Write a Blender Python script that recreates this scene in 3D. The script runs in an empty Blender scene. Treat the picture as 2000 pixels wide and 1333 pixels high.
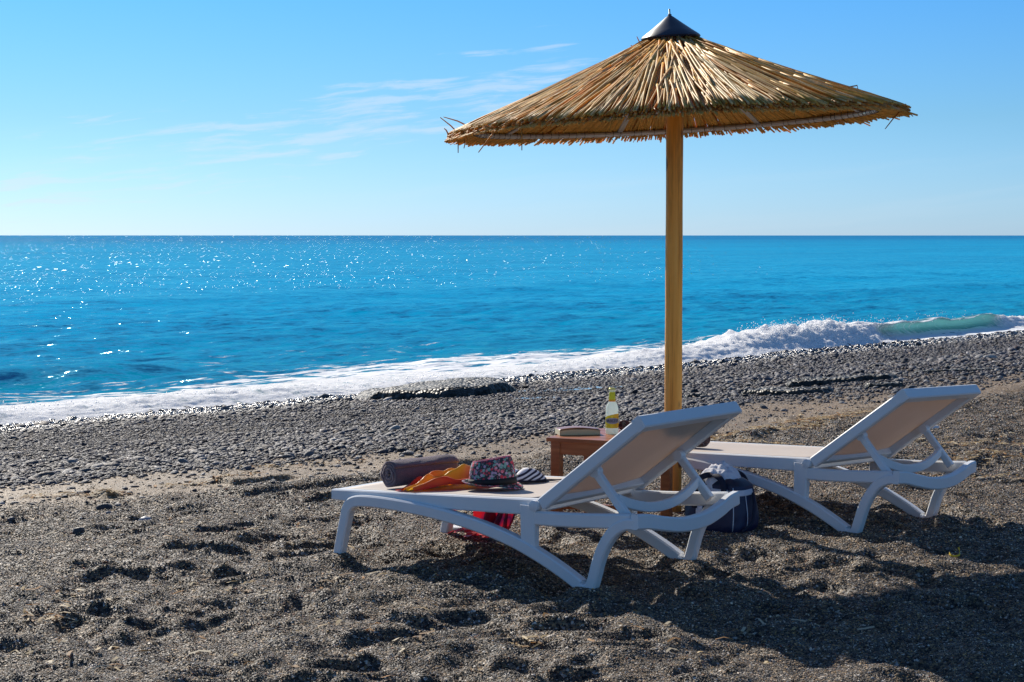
import bpy, bmesh, math, random
import numpy as np
from mathutils import Vector, Matrix, Euler
R = math.radians
rng = np.random.default_rng(7)
random.seed(7)
sc = bpy.context.scene
col = sc.collection

# ------------------------------------------------------------------ camera
cam = bpy.data.cameras.new('camera')
cam.lens = 62.1; cam.sensor_width = 36; cam.clip_start = 0.1; cam.clip_end = 60000
camo = bpy.data.objects.new('camera', cam); col.objects.link(camo)
camo.location = (0, 0, 1.3); camo.rotation_euler = (R(90) - math.atan(206.5 / 3450), 0, 0)
sc.camera = camo
# ------------------------------------------------------------------ light
SUN_AZ = R(-27.5)      # measured from +Y towards +X
SUN_EL = R(32.0)
world = bpy.data.worlds.new('World'); sc.world = world; world.use_nodes = True
SKY_STRENGTH = 0.10
SKY_G = (1.0, 1.0, 1.0); SKY_M = (1.0, 1.0, 1.0)
SKY_TINT = [(0, (.42, .67, 1.22)), (.13, (.32, .58, .89)), (.26, (.245, .585, .95)), (.75, (.52, .70, .86))]
sun = bpy.data.lights.new('sun', 'SUN'); sun.energy = 5.0; sun.angle = R(0.53); sun.color = (1.0, 0.92, 0.80)
suno = bpy.data.objects.new('sun', sun); col.objects.link(suno)
sdir = Vector((math.sin(SUN_AZ) * math.cos(SUN_EL), math.cos(SUN_AZ) * math.cos(SUN_EL), math.sin(SUN_EL)))
suno.rotation_euler = sdir.to_track_quat('Z', 'Y').to_euler(); suno.location = (-6, 14, 10)
sc.view_settings.view_transform = 'Standard'; sc.view_settings.look = 'None'
sc.view_settings.exposure = 0.28; sc.view_settings.gamma = 1.0
sc.render.engine = 'CYCLES'
sc.cycles.max_bounces = 8; sc.cycles.diffuse_bounces = 3; sc.cycles.glossy_bounces = 3
sc.cycles.transmission_bounces = 6; sc.cycles.transparent_max_bounces = 8
sc.cycles.caustics_reflective = False; sc.cycles.caustics_refractive = False
sc.cycles.use_denoising = True

# ------------------------------------------------------------------ node helper
class NT:
    def __init__(s, tree): s.t = tree; s.n = tree.nodes; s.l = tree.links
    def node(s, typ, props=None, **ins):
        n = s.n.new(typ)
        for k, v in (props or {}).items(): setattr(n, k, v)
        for k, v in ins.items():
            key = k.replace('_', ' ')
            if k[0] == 'i' and k[1:].isdigit(): sock = n.inputs[int(k[1:])]
            else: sock = n.inputs[key]
            if isinstance(v, bpy.types.NodeSocket): s.l.new(v, sock)
            else: sock.default_value = v
        return n
    def math(s, op, a, b=0.0, c=0.0, clamp=False):
        n = s.node('ShaderNodeMath', {'operation': op, 'use_clamp': clamp}, i0=a, i1=b, i2=c); return n.outputs[0]
    def vmath(s, op, a, b=(0, 0, 0)):
        n = s.node('ShaderNodeVectorMath', {'operation': op}, i0=a, i1=b); return n.outputs['Value' if op in ('DOT_PRODUCT', 'LENGTH', 'DISTANCE') else 'Vector']
    def mix(s, f, a, b, mode='MIX'):
        n = s.n.new('ShaderNodeMix'); n.data_type = 'RGBA'; n.blend_type = mode
        for sock, v in ((n.inputs[0], f), (n.inputs[6], a), (n.inputs[7], b)):
            if isinstance(v, bpy.types.NodeSocket): s.l.new(v, sock)
            else: sock.default_value = v if not (isinstance(v, tuple) and len(v) == 3) else (*v, 1)
        return n.outputs[2]
    def ramp(s, f, stops, interp='LINEAR'):
        n = s.n.new('ShaderNodeValToRGB'); cr = n.color_ramp; cr.interpolation = interp
        while len(cr.elements) < len(stops): cr.elements.new(0.5)
        for e, (p, c) in zip(cr.elements, stops):
            e.position = p; e.color = (*c, 1) if len(c) == 3 else c
        s.l.new(f, n.inputs[0]); return n.outputs[0]
    def noise(s, vec, scale, detail=3, rough=0.55, out=0):
        return s.node('ShaderNodeTexNoise', None, Vector=vec, Scale=scale, Detail=detail, Roughness=rough).outputs[out]
    def scale(s, vec, sc_):
        return s.node('ShaderNodeMapping', None, Vector=vec, Scale=sc_).outputs[0]
    def step(s, v, a, b):
        n = s.node('ShaderNodeMapRange', {'interpolation_type': 'SMOOTHSTEP'}, i0=v, i1=a, i2=b, i3=0.0, i4=1.0); return n.outputs[0]
    def bump(s, h, strength=0.5, dist=0.01, normal=None):
        k = dict(Height=h, Strength=strength, Distance=dist)
        if normal is not None: k['Normal'] = normal
        return s.node('ShaderNodeBump', None, **k).outputs[0]

def material(name, fn):
    m = bpy.data.materials.new(name); m.use_nodes = True
    t = NT(m.node_tree); b = m.node_tree.nodes['Principled BSDF']; out = m.node_tree.nodes['Material Output']
    fn(t, b, out); return m
def plain(name, color, rough=0.5, spec=0.5, metal=0.0, vary=0.12, nscale=12, bump=0.0, bscale=200, coat=0):
    def f(t, b, out):
        geo = t.node('ShaderNodeTexCoord').outputs['Object']
        n = t.noise(geo, nscale, 4)
        c = t.mix(n, tuple(x * (1 - vary) for x in color), tuple(min(1, x * (1 + vary)) for x in color))
        t.l.new(c, b.inputs['Base Color']); b.inputs['Roughness'].default_value = rough
        b.inputs['Specular IOR Level'].default_value = spec; b.inputs['Metallic'].default_value = metal
        b.inputs['Coat Weight'].default_value = coat
        if bump: t.l.new(t.bump(t.noise(geo, bscale, 3), bump, 0.002), b.inputs['Normal'])
    return material(name, f)

# ------------------------------------------------------------------ world sky (Nishita + thin cirrus)
def build_world():
    t = NT(world.node_tree); bg = world.node_tree.nodes['Background']
    sky = t.node('ShaderNodeTexSky', {'sky_type': 'NISHITA', 'sun_disc': False, 'sun_elevation': SUN_EL,
          'sun_rotation': SUN_AZ, 'altitude': 0, 'air_density': 1.0, 'dust_density': 0.25, 'ozone_density': 3.0})
    d = t.node('ShaderNodeTexCoord').outputs['Generated']
    x = t.node('ShaderNodeSeparateXYZ', None, Vector=d)
    hor = t.math('SQRT', t.math('ADD', t.math('MULTIPLY', x.outputs[0], x.outputs[0]), t.math('MULTIPLY', x.outputs[1], x.outputs[1])))
    e = t.math('DIVIDE', x.outputs[2], t.math('MAXIMUM', hor, 0.02))
    # a polarised, deeper blue with height, as the photograph's air shows
    sep = t.node('ShaderNodeSeparateColor', None, Color=sky.outputs[0])
    r_ = t.math('MULTIPLY', t.math('POWER', sep.outputs[0], SKY_G[0]), SKY_M[0])
    g_ = t.math('MULTIPLY', t.math('POWER', sep.outputs[1], SKY_G[1]), SKY_M[1])
    b_ = t.math('MULTIPLY', t.math('POWER', sep.outputs[2], SKY_G[2]), SKY_M[2])
    c = t.node('ShaderNodeCombineColor', None, Red=r_, Green=g_, Blue=b_).outputs[0]
    tint = t.ramp(t.math('MULTIPLY', e, 2.0, clamp=True), SKY_TINT)
    c = t.mix(1.0, c, tint, 'MULTIPLY')
    # cirrus streaks
    az = t.node('ShaderNodeMath', {'operation': 'ARCTAN2'}, i0=x.outputs[0], i1=x.outputs[1]).outputs[0]
    v = t.node('ShaderNodeCombineXYZ', None, X=az, Y=t.math('SUBTRACT', e, t.math('MULTIPLY', az, 0.10)), Z=0.0).outputs[0]
    warp = t.noise(v, 14, 2, 0.5, 1)
    v2 = t.vmath('ADD', v, t.vmath('MULTIPLY', t.vmath('SUBTRACT', warp, (0.5, 0.5, 0.5)), (0.05, 0.012, 0)))
    n1 = t.noise(t.scale(v2, (16, 150, 1)), 1.0, 6, 0.62)
    n2 = t.noise(t.scale(v2, (5, 22, 1)), 1.0, 2, 0.5)
    band = t.math('SUBTRACT', e, t.math('ADD', t.math('MULTIPLY', az, 0.20), 0.082))
    band = t.math('POWER', 2.718, t.math('MULTIPLY', t.math('MULTIPLY', band, band), -1100.0))
    side = t.math('MULTIPLY', t.step(az, 0.10, 0.0), t.step(az, -0.34, -0.26))
    amt = t.math('ADD', 0.055, t.math('MULTIPLY', t.math('MULTIPLY', band, side), 0.235))
    thr = t.math('SUBTRACT', 0.72, amt)
    m = t.step(t.math('ADD', t.math('MULTIPLY', n1, 0.8), t.math('MULTIPLY', n2, 0.2)), thr, t.math('ADD', thr, 0.16))
    m = t.math('MULTIPLY', m, 0.42)
    lowhaze = t.math('MULTIPLY', t.step(t.noise(t.scale(v2, (3, 60, 1)), 1.0, 3), 0.45, 0.8), t.step(e, 0.085, 0.02))
    m = t.math('ADD', m, t.math('MULTIPLY', lowhaze, 0.16), clamp=True)
    c = t.mix(m, c, (6.2, 6.9, 7.5))
    t.l.new(c, bg.inputs['Color']); bg.inputs['Strength'].default_value = SKY_STRENGTH


build_world()

# ------------------------------------------------------------------ numpy noise
_T = rng.random((256, 256))
def vnoise(x, y):
    x = np.asarray(x, float); y = np.asarray(y, float)
    xi = np.floor(x).astype(int); yi = np.floor(y).astype(int); fx = x - xi; fy = y - yi
    fx = fx * fx * (3 - 2 * fx); fy = fy * fy * (3 - 2 * fy)
    a = _T[xi & 255, yi & 255]; b = _T[(xi + 1) & 255, yi & 255]; c = _T[xi & 255, (yi + 1) & 255]; d = _T[(xi + 1) & 255, (yi + 1) & 255]
    return (a * (1 - fx) + b * fx) * (1 - fy) + (c * (1 - fx) + d * fx) * fy
def fbm(x, y, octv=4, gain=0.5):
    s = 0; a = 1.0; tot = 0
    for i in range(octv):
        s = s + a * vnoise(x * 2 ** i + 17.3 * i, y * 2 ** i + 9.1 * i); tot += a; a *= gain
    return s / tot - 0.5
def sstep(x, a, b):
    t = np.clip((np.asarray(x, float) - a) / (b - a), 0, 1); return t * t * (3 - 2 * t)

# ------------------------------------------------------------------ scene helpers
def link(name, me, mat=None, parent=None):
    o = bpy.data.objects.new(name, me); col.objects.link(o)
    if mat is not None and me is not None and len(me.materials) == 0: me.materials.append(mat)
    if parent is not None: o.parent = parent
    return o
def tag(o, label=None, cat=None, group=None, kind=None):
    if label: o['label'] = label
    if cat: o['category'] = cat
    if group: o['group'] = group
    if kind: o['kind'] = kind
    return o
def empty(name, loc=(0, 0, 0), rot=(0, 0, 0)):
    o = bpy.data.objects.new(name, None); col.objects.link(o); o.location = loc; o.rotation_euler = rot
    o.empty_display_size = 0.1; return o
class MB:
    def __init__(s): s.v = []; s.f = []; s.c = []
    def add(s, vs, fs, color=None):
        o = len(s.v); s.v.extend([tuple(p) for p in vs]); s.f.extend([tuple(i + o for i in f) for f in fs])
        if color is not None: s.c.extend([color] * len(vs))
        return s
    def box(s, lo, hi):
        x0, y0, z0 = lo; x1, y1, z1 = hi
        return s.add([(x0, y0, z0), (x1, y0, z0), (x1, y1, z0), (x0, y1, z0), (x0, y0, z1), (x1, y0, z1), (x1, y1, z1), (x0, y1, z1)],
                     [(0, 3, 2, 1), (4, 5, 6, 7), (0, 1, 5, 4), (1, 2, 6, 5), (2, 3, 7, 6), (3, 0, 4, 7)])
    def lathe(s, prof, n=24, org=(0, 0, 0)):
        vs = []; fs = []
        for (r, z) in prof:
            for k in range(n):
                a = 2 * math.pi * k / n; vs.append((org[0] + r * math.cos(a), org[1] + r * math.sin(a), org[2] + z))
        for i in range(len(prof) - 1):
            for k in range(n):
                k2 = (k + 1) % n; fs.append((i * n + k, i * n + k2, (i + 1) * n + k2, (i + 1) * n + k))
        if prof[0][0] > 1e-6: fs.append(tuple(range(n - 1, -1, -1)))
        if prof[-1][0] > 1e-6: fs.append(tuple((len(prof) - 1) * n + k for k in range(n)))
        return s.add(vs, fs)
    def tube(s, path, rad, n=6, color=None, caps=True):
        P = [Vector(p) for p in path]; vs = []; fs = []
        for i, p in enumerate(P):
            d = (P[min(i + 1, len(P) - 1)] - P[max(i - 1, 0)]); d.normalize()
            a = d.cross(Vector((0, 0, 1)) if abs(d.z) < 0.9 else Vector((1, 0, 0))); a.normalize(); b = d.cross(a)
            r = rad[i] if hasattr(rad, '__len__') else rad
            for k in range(n):
                q = 2 * math.pi * k / n; vs.append(p + a * (r * math.cos(q)) + b * (r * math.sin(q)))
        for i in range(len(P) - 1):
            for k in range(n):
                k2 = (k + 1) % n; fs.append((i * n + k, (i + 1) * n + k, (i + 1) * n + k2, i * n + k2))
        if caps: fs.append(tuple(range(n))); fs.append(tuple((len(P) - 1) * n + k for k in range(n - 1, -1, -1)))
        return s.add(vs, fs, color)
    def beam(s, path, hw, hd, side, ch=0.006):
        """rectangular chamfered bar swept along a path; hd along `side`, hw across it"""
        P = [Vector(p) for p in path]; side = Vector(side).normalized(); vs = []; fs = []; n = 8
        for i, p in enumerate(P):
            d = (P[min(i + 1, len(P) - 1)] - P[max(i - 1, 0)]).normalized()
            sd = (side - d * side.dot(d)).normalized(); up = sd.cross(d).normalized()
            w = hw[i] if hasattr(hw, '__len__') else hw
            for a, b in ((-1, -1), (1, -1), (1, 1), (-1, 1)):
                pts = ((a * (w - ch), b * hd), (a * w, b * (hd - ch)))
                if a * b > 0: pts = pts if (a, b) == (1, 1) and False else pts
                order = pts if (a, b) in ((1, -1), (-1, 1)) else pts[::-1]
                for u_, v_ in order: vs.append(p + up * u_ + sd * v_)
        for i in range(len(P) - 1):
            for k in range(n):
                k2 = (k + 1) % n; fs.append((i * n + k, i * n + k2, (i + 1) * n + k2, (i + 1) * n + k))
        fs.append(tuple(range(n - 1, -1, -1))); fs.append(tuple((len(P) - 1) * n + k for k in range(n)))
        return s.add(vs, fs)
    def grid(s, P, close_u=False, close_v=False):
        P = np.asarray(P, float); nu, nv = P.shape[:2]; fs = []
        for i in range(nu if close_u else nu - 1):
            for j in range(nv if close_v else nv - 1):
                i2 = (i + 1) % nu; j2 = (j + 1) % nv
                fs.append((i * nv + j, i2 * nv + j, i2 * nv + j2, i * nv + j2))
        return s.add(P.reshape(-1, 3).tolist(), fs)
    def mesh(s, name, smooth=True):
        me = bpy.data.meshes.new(name); me.from_pydata(s.v, [], s.f)
        bm = bmesh.new(); bm.from_mesh(me); bmesh.ops.recalc_face_normals(bm, faces=bm.faces[:]); bm.to_mesh(me); bm.free()
        if smooth: me.polygons.foreach_set('use_smooth', [True] * len(me.polygons))
        if s.c:
            a = me.color_attributes.new('Col', 'FLOAT_COLOR', 'POINT')
            a.data.foreach_set('color', np.array([(*c[:3], 1) for c in s.c], dtype=np.float32).ravel())
        me.update(); return me
    def build(s, name, mat, parent=None, smooth=True, auto=None, bevel=None):
        o = link(name, s.mesh(name, smooth), mat, parent)
        if smooth and auto is not None: autosmooth(o.data, auto)
        if bevel:
            b = o.modifiers.new('bevel', 'BEVEL'); b.width = bevel; b.segments = 2; b.limit_method = 'ANGLE'; b.angle_limit = R(40)
        return o
def autosmooth(me, deg):
    bm = bmesh.new(); bm.from_mesh(me)
    for e in bm.edges:
        if len(e.link_faces) == 2 and e.calc_face_angle(0) > R(deg): e.smooth = False
    bm.to_mesh(me); bm.free()
def smoothpath(pts, n=6):
    P = [Vector(p) for p in pts]; out = []
    for i in range(len(P) - 1):
        p0 = P[max(i - 1, 0)]; p1 = P[i]; p2 = P[i + 1]; p3 = P[min(i + 2, len(P) - 1)]
        for k in range(n):
            t = k / n
            out.append(0.5 * ((2 * p1) + (p2 - p0) * t + (2 * p0 - 5 * p1 + 4 * p2 - p3) * t * t + (3 * p1 - p0 - 3 * p2 + p3) * t ** 3))
    out.append(P[-1]); return out
def np_mesh(name, V, Fq, smooth=True):
    me = bpy.data.meshes.new(name); V = np.asarray(V, np.float32); Fq = np.asarray(Fq, np.int32); k = Fq.shape[1]
    me.vertices.add(len(V)); me.vertices.foreach_set('co', V.ravel())
    me.loops.add(Fq.size); me.loops.foreach_set('vertex_index', Fq.ravel())
    me.polygons.add(len(Fq)); me.polygons.foreach_set('loop_start', np.arange(0, Fq.size, k, dtype=np.int32))
    me.update(calc_edges=True); me.validate()
    me.polygons.foreach_set('use_smooth', np.full(len(me.polygons), smooth)); return me
def grid_faces(nu, nv):
    i, j = np.meshgrid(np.arange(nu - 1), np.arange(nv - 1), indexing='ij'); a = (i * nv + j).ravel()
    return np.stack([a, a + nv, a + nv + 1, a + 1], 1)
def set_col(me, name, rgb):
    a = me.color_attributes.new(name, 'FLOAT_COLOR', 'POINT'); rgb = np.asarray(rgb, np.float32)
    a.data.foreach_set('color', np.concatenate([rgb, np.ones((len(rgb), 1), np.float32)], 1).ravel())

# ------------------------------------------------------------------ placement of the main things
L1 = dict(loc=Vector((-0.718, 7.124, 0.006)), rot=Euler((R(-0.18), R(-0.12), R(-36.06))))
L2 = dict(loc=Vector((0.545, 8.46, 0.010)), rot=Euler((R(-2.1), R(0.6), R(-40.0))))
POLE = Vector((0.755, 8.24, 0.0))
TABLE = dict(loc=Vector((0.153, 7.80, 0.0)), rot=R(-25))
def mat4(d): return Matrix.Translation(d['loc']) @ d['rot'].to_matrix().to_4x4()
FEET = []
for d in (L1, L2):
    M = mat4(d)
    for u, w in ((0.02, 0.0), (0.02, 0.7), (1.245, 0.0), (1.245, 0.7)):
        p = M @ Vector((u, w, 0.0)); FEET.append((p.x, p.y, p.z + 0.008, 0.11))
FEET.append((POLE.x, POLE.y, 0.0, 0.12)); FEET.append((0.93, 7.80, -0.005, 0.25)); FEET.append((-0.18, 7.70, 0.0, 0.2))
cT, sT = math.cos(TABLE['rot']), math.sin(TABLE['rot'])
for a, b in ((0.03, 0.03), (0.42, 0.03), (0.03, 0.42), (0.42, 0.42)):
    FEET.append((TABLE['loc'].x + a * cT - b * sT, TABLE['loc'].y + a * sT + b * cT, 0.006, 0.08))

# ------------------------------------------------------------------ terrain
S0 = np.array([-4.8, 16.6]); UU = np.array([0.664, 0.748]); NN = np.array([0.748, -0.664])
SEA_Z = -0.5
def shore(x, y):
    dx = x - S0[0]; dy = y - S0[1]; return dx * NN[0] + dy * NN[1], dx * UU[0] + dy * UU[1]
def base_profile(s):
    z = SEA_Z + 0.5 * np.clip(s, -40, 7.6) / 7.6
    z = np.where(s > 7.6, 0.0, z)
    return z - 0.02 * np.exp(-((s - 7.6) / 0.5) ** 2)
def drift(t): return np.interp(t, [-9, -6, -4.3, -2, 0, 4, 30], [-1.3, -1.15, -0.8, -0.10, 0.05, 0.15, 0.15])
_dents = []
def make_dents():
    r = np.random.default_rng(21)
    spots = []
    # footprints seen in the photograph (x, y, size, depth)
    for i in range(1700):
        x = r.uniform(-2.9, 3.8); y = r.uniform(4.2, 11.5); s, t = shore(x, y)
        if s - drift(t) < 8.0 or (y > 9.2 and r.random() < 0.75): continue
        dens = 0.30 + 0.7 * sstep(8.6 - y, 0, 2.0) + 0.15 * (x > 0)
        if x < -1.0 and y > 6.9: dens *= 0.5
        if r.random() > dens: continue
        L = r.uniform(0.05, 0.13); _dents.append((x, y, L, L * r.uniform(0.4, 0.75), r.uniform(0, 3.14), r.uniform(0.005, 0.027)))
    for x, y in ((-1.25, 7.75), (-1.08, 7.5), (-0.98, 7.62), (-1.33, 7.28), (-1.15, 7.25), (-0.86, 7.2), (-0.8, 7.36), (-1.55, 6.8), (-1.1, 6.75), (-0.12, 5.95), (0.1, 5.5), (0.2, 5.75), (-0.35, 5.6), (-0.5, 5.25), (-0.2, 5.05), (0.15, 5.1)):
        _dents.append((x, y, 0.11, 0.055, r.uniform(-0.5, 0.5), 0.036))
make_dents()
def terrain(x, y):
    x = np.asarray(x, float); y = np.asarray(y, float)
    s, t = shore(x, y); z = base_profile(s)
    sp = s - drift(t); dry = sstep(sp, 7.5, 8.1)
    z = z + dry * (0.085 * fbm(x * 0.9 + 3, y * 0.9, 3) + 0.075 * fbm(x * 2.8, y * 2.8 + 8, 4, 0.55) + 0.034 * fbm(x * 9, y * 9, 3, 0.6))
    z = z + (1 - dry) * (0.05 * fbm(t * 0.5, s * 0.8, 3) + 0.02 * fbm(x * 3, y * 3, 3))
    # little scarp where the dark loose sand begins
    edge = 7.72 + 0.22 * fbm(t * 0.9 + 40, t * 0 + 2.2, 3)
    z = z + 0.034 * sstep(sp, edge - 0.45, edge - 0.03) * (1 - sstep(sp, edge, edge + 0.06)) * sstep(fbm(t * 2.6 + 5, s * 0.1, 3), -0.04, 0.06)
    edge2 = 8.12 + 0.3 * fbm(t * 1.1 + 70, t * 0 + 5.2, 3)
    z = z + 0.026 * sstep(sp, edge2 - 0.3, edge2 - 0.03) * (1 - sstep(sp, edge2, edge2 + 0.06)) * sstep(fbm(t * 2.2 + 25, s * 0.1, 3), 0.02, 0.10)
    z = z + 0.03 * (1 - sstep(sp, 8.3, 9.2)) * sstep(sp, 7.9, 8.2) * fbm(t * 2, s * 5, 3)
    for (cx, cy, a, b, th, dp) in _dents:
        m = (np.abs(x - cx) < 0.42) & (np.abs(y - cy) < 0.42)
        if not m.any(): continue
        dx = x[m] - cx; dy = y[m] - cy; c, s_ = math.cos(th), math.sin(th)
        p = (dx * c + dy * s_) / a; q = (-dx * s_ + dy * c) / b
        rr = p * p + q * q + 0.5 * (vnoise(x[m] * 14, y[m] * 14) - 0.5)
        z[m] += -dp * np.exp(-np.clip(rr, 0, 9) ** 1.4) + 0.34 * dp * np.exp(-((np.sqrt(np.clip(rr, 0, 30)) - 1.55) / 0.42) ** 2)
    for (fx, fy, fz, rad) in FEET:
        g = np.exp(-(((x - fx) ** 2 + (y - fy) ** 2) / rad ** 2) ** 2); z = z * (1 - g) + fz * g
    return z
def lines(a, b, step, grow, lo, hi):
    core = list(np.arange(a, b + 1e-6, step)); up = [core[-1]]; st = step
    while up[-1] < hi: st *= grow; up.append(up[-1] + st)
    dn = [core[0]]; st = step
    while dn[-1] > lo: st *= grow; dn.append(dn[-1] - st)
    return np.array(dn[:0:-1] + core + up[1:])
xs = lines(-2.4, 3.0, 0.0145, 1.03, -70, 90); ys = lines(4.5, 9.6, 0.0145, 1.022, -40, 90)
X, Y = np.meshgrid(xs, ys, indexing='ij'); Z = terrain(X.ravel(), Y.ravel()).reshape(X.shape)
me = np_mesh('beach', np.stack([X, Y, Z], -1).reshape(-1, 3), grid_faces(len(xs), len(ys)))
s_, t_ = shore(X.ravel(), Y.ravel())
wob = 0.25 * fbm(t_ * 0.9 + 40, t_ * 0 + 2.2, 3); sp_ = s_ - drift(t_)
light = sstep(sp_, 6.0, 6.9) * (1 - sstep(sp_, 7.75 + wob, 8.1 + wob))
pale = sstep(t_, 0, 4) * sstep(s_, 4.0, 6.5) * (1 - sstep(s_, 9.5, 12)) * 0.35
light = np.clip(np.maximum(light, pale) * (0.75 + 0.9 * fbm(X.ravel() * 1.1, Y.ravel() * 1.1, 3)), 0, 1)
wet = 1 - sstep(s_ + 1.2 * fbm(t_ * 0.6, s_ * 0.4, 3), 0.3, 1.3)
set_col(me, 'Zone', np.stack([light, wet, 1 - sstep(s_, 6.4, 7.4)], 1))

def sand_fn(t, b, out):
    pos = t.node('ShaderNodeNewGeometry').outputs['Position']
    zone = t.node('ShaderNodeSeparateColor', None, Color=t.node('ShaderNodeAttribute', {'attribute_name': 'Zone'}).outputs['Color'])
    v = t.node('ShaderNodeTexVoronoi', {'feature': 'F1'}, Vector=pos, Scale=115.0, Randomness=1.0)
    rnd = t.node('ShaderNodeSeparateColor', None, Color=v.outputs['Color'])
    grain = t.ramp(rnd.outputs[0], [(0, (0.008, 0.008, 0.009)), (0.34, (0.042, 0.039, 0.038)), (0.56, (0.105, 0.085, 0.066)),
                                    (0.74, (0.165, 0.122, 0.078)), (0.86, (0.30, 0.205, 0.105)), (0.93, (0.15, 0.155, 0.165)), (1.0, (0.62, 0.57, 0.50))])
    v3 = t.node('ShaderNodeTexVoronoi', {'feature': 'F1'}, Vector=pos, Scale=62.0)
    r3 = t.node('ShaderNodeSeparateColor', None, Color=v3.outputs['Color'])
    big = t.ramp(r3.outputs[1], [(0, (0.03, 0.032, 0.036)), (0.4, (0.09, 0.088, 0.09)), (0.75, (0.17, 0.14, 0.11)), (0.95, (0.26, 0.14, 0.07)), (1, (0.5, 0.47, 0.42))])
    isbig = t.math('MULTIPLY', t.math('GREATER_THAN', r3.outputs[0], 0.86), t.math('LESS_THAN', v3.outputs['Distance'], 0.42))
    grain = t.mix(isbig, grain, big)
    patch = t.noise(pos, 1.6, 4)
    warm = t.ramp(t.noise(pos, 3.0, 3), [(0.3, (0.88, 0.93, 1.0)), (0.7, (1.12, 1.0, 0.86))])
    grain = t.mix(1.0, grain, warm, 'MULTIPLY')
    grain = t.mix(1.0, grain, t.ramp(patch, [(0.25, (0.78, 0.78, 0.78)), (0.75, (1.2, 1.2, 1.2))]), 'MULTIPLY')
    fine = t.ramp(rnd.outputs[1], [(0, (0.07, 0.048, 0.03)), (0.5, (0.23, 0.15, 0.08)), (0.9, (0.37, 0.25, 0.135)), (1, (0.60, 0.53, 0.42))])
    c = t.mix(t.math('MULTIPLY', zone.outputs[0], 0.85), grain, fine)
    c = t.mix(t.math('MULTIPLY', zone.outputs[1], 0.8), c, (0.030, 0.028, 0.027))
    t.l.new(c, b.inputs['Base Color'])
    h = t.math('SUBTRACT', 1.0, t.math('POWER', v.outputs['Distance'], 1.5))
    h2 = t.math('MULTIPLY', isbig, t.math('SUBTRACT', 0.42, v3.outputs['Distance']))
    hh = t.math('ADD', t.math('MULTIPLY', h, 0.0035), t.math('MULTIPLY', h2, 0.016))
    hh = t.math('ADD', hh, t.math('MULTIPLY', t.noise(pos, 30, 4, 0.6), 0.010))
    t.l.new(t.bump(hh, 1.0, 1.0), b.inputs['Normal'])
    rr = t.math('SUBTRACT', 0.75, t.math('MULTIPLY', zone.outputs[1], 0.5))
    t.l.new(t.math('SUBTRACT', rr, t.math('MULTIPLY', rnd.outputs[2], 0.2)), b.inputs['Roughness'])
    b.inputs['Specular IOR Level'].default_value = 0.22
M_sand = material('beach_sand', sand_fn)
tag(link('beach', me, M_sand), kind='structure')

# ------------------------------------------------------------------ sea
def bore_h(t):
    return np.interp(t, [-12, 0, 3.6, 5.0, 7.5, 9.5, 11, 12.8, 14.6, 15.6, 17.2, 19.5, 22.2, 24, 30, 45], [.085, .085, .09, .045, .05, .08, .125, .18, .30, .31, .31, .32, .25, .16, .2, .15])
def bore_q(t):     # distance seaward of the still waterline of the wave's crest
    return np.interp(t, [-12, 0, 5, 9, 12, 16, 20, 26, 45], [0.65, 0.65, 0.45, 0.45, 0.75, 1.0, 1.05, 0.8, 0.8]) + 0.55 * fbm(t * 0.5, t * 0 + 3.3, 4)
qs = np.concatenate([np.arange(-1.2, 16, 0.06), 16 + np.cumsum(0.06 * 1.045 ** np.arange(1, 225))])
ts = lines(-6, 32, 0.085, 1.05, -9000, 15000)
Q, T = np.meshgrid(qs, ts, indexing='ij'); q = Q.ravel(); tt = T.ravel()
dq = np.gradient(qs)[:, None].repeat(len(ts), 1).ravel(); dt = np.gradient(ts)[None, :].repeat(len(qs), 0).ravel(); sp = np.maximum(dq, dt * 0.5)
zz = np.zeros_like(q); rw = np.random.default_rng(5)
for i in range(46):
    lam = 0.35 * 1.075 ** i; ang = rw.normal(0, 0.55); k = 2 * math.pi / lam; amp = 0.0080 * lam ** 0.95 * (1.0 if lam < 1.6 else 0.36)
    att = np.clip((lam / sp - 2.5) / 3, 0, 1)
    ph = k * (q * math.cos(ang) + tt * math.sin(ang)) + rw.uniform(0, 6.28)
    zz += amp * att * np.sin(ph + 0.6 * np.sin(ph * 0.5 + 1.3)) * 0.55
shal = sstep(q, 0.3, 3.5); zz *= 0.25 + 0.75 * shal
for (qc, wid, hh, t0, t1, sk) in ((4.3, 0.9, 0.17, -9, 7.5, 0.06), (9.5, 1.6, 0.10, -20, 30, 0.02), (15, 2.3, 0.10, -30, 60, -0.03), (24, 3, .10, -60, 90, .03)):
    c = qc + sk * tt + 0.8 * fbm(tt * 0.15 + qc, tt * 0, 2); e = (q - c) / wid
    prof = np.exp(-np.where(e < 0, (e * 1.7) ** 2, e ** 2))
    zz += hh * prof * sstep(tt, t0, t0 + 3) * (1 - sstep(tt, t1 - 4, t1))
bh = bore_h(tt); bq = bore_q(tt)
zz += 0.5 * bh * np.exp(-((q - bq - 0.9) / 1.0) ** 2)
zz = np.where(q < 0.2, np.maximum(zz, -0.01), zz)
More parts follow.
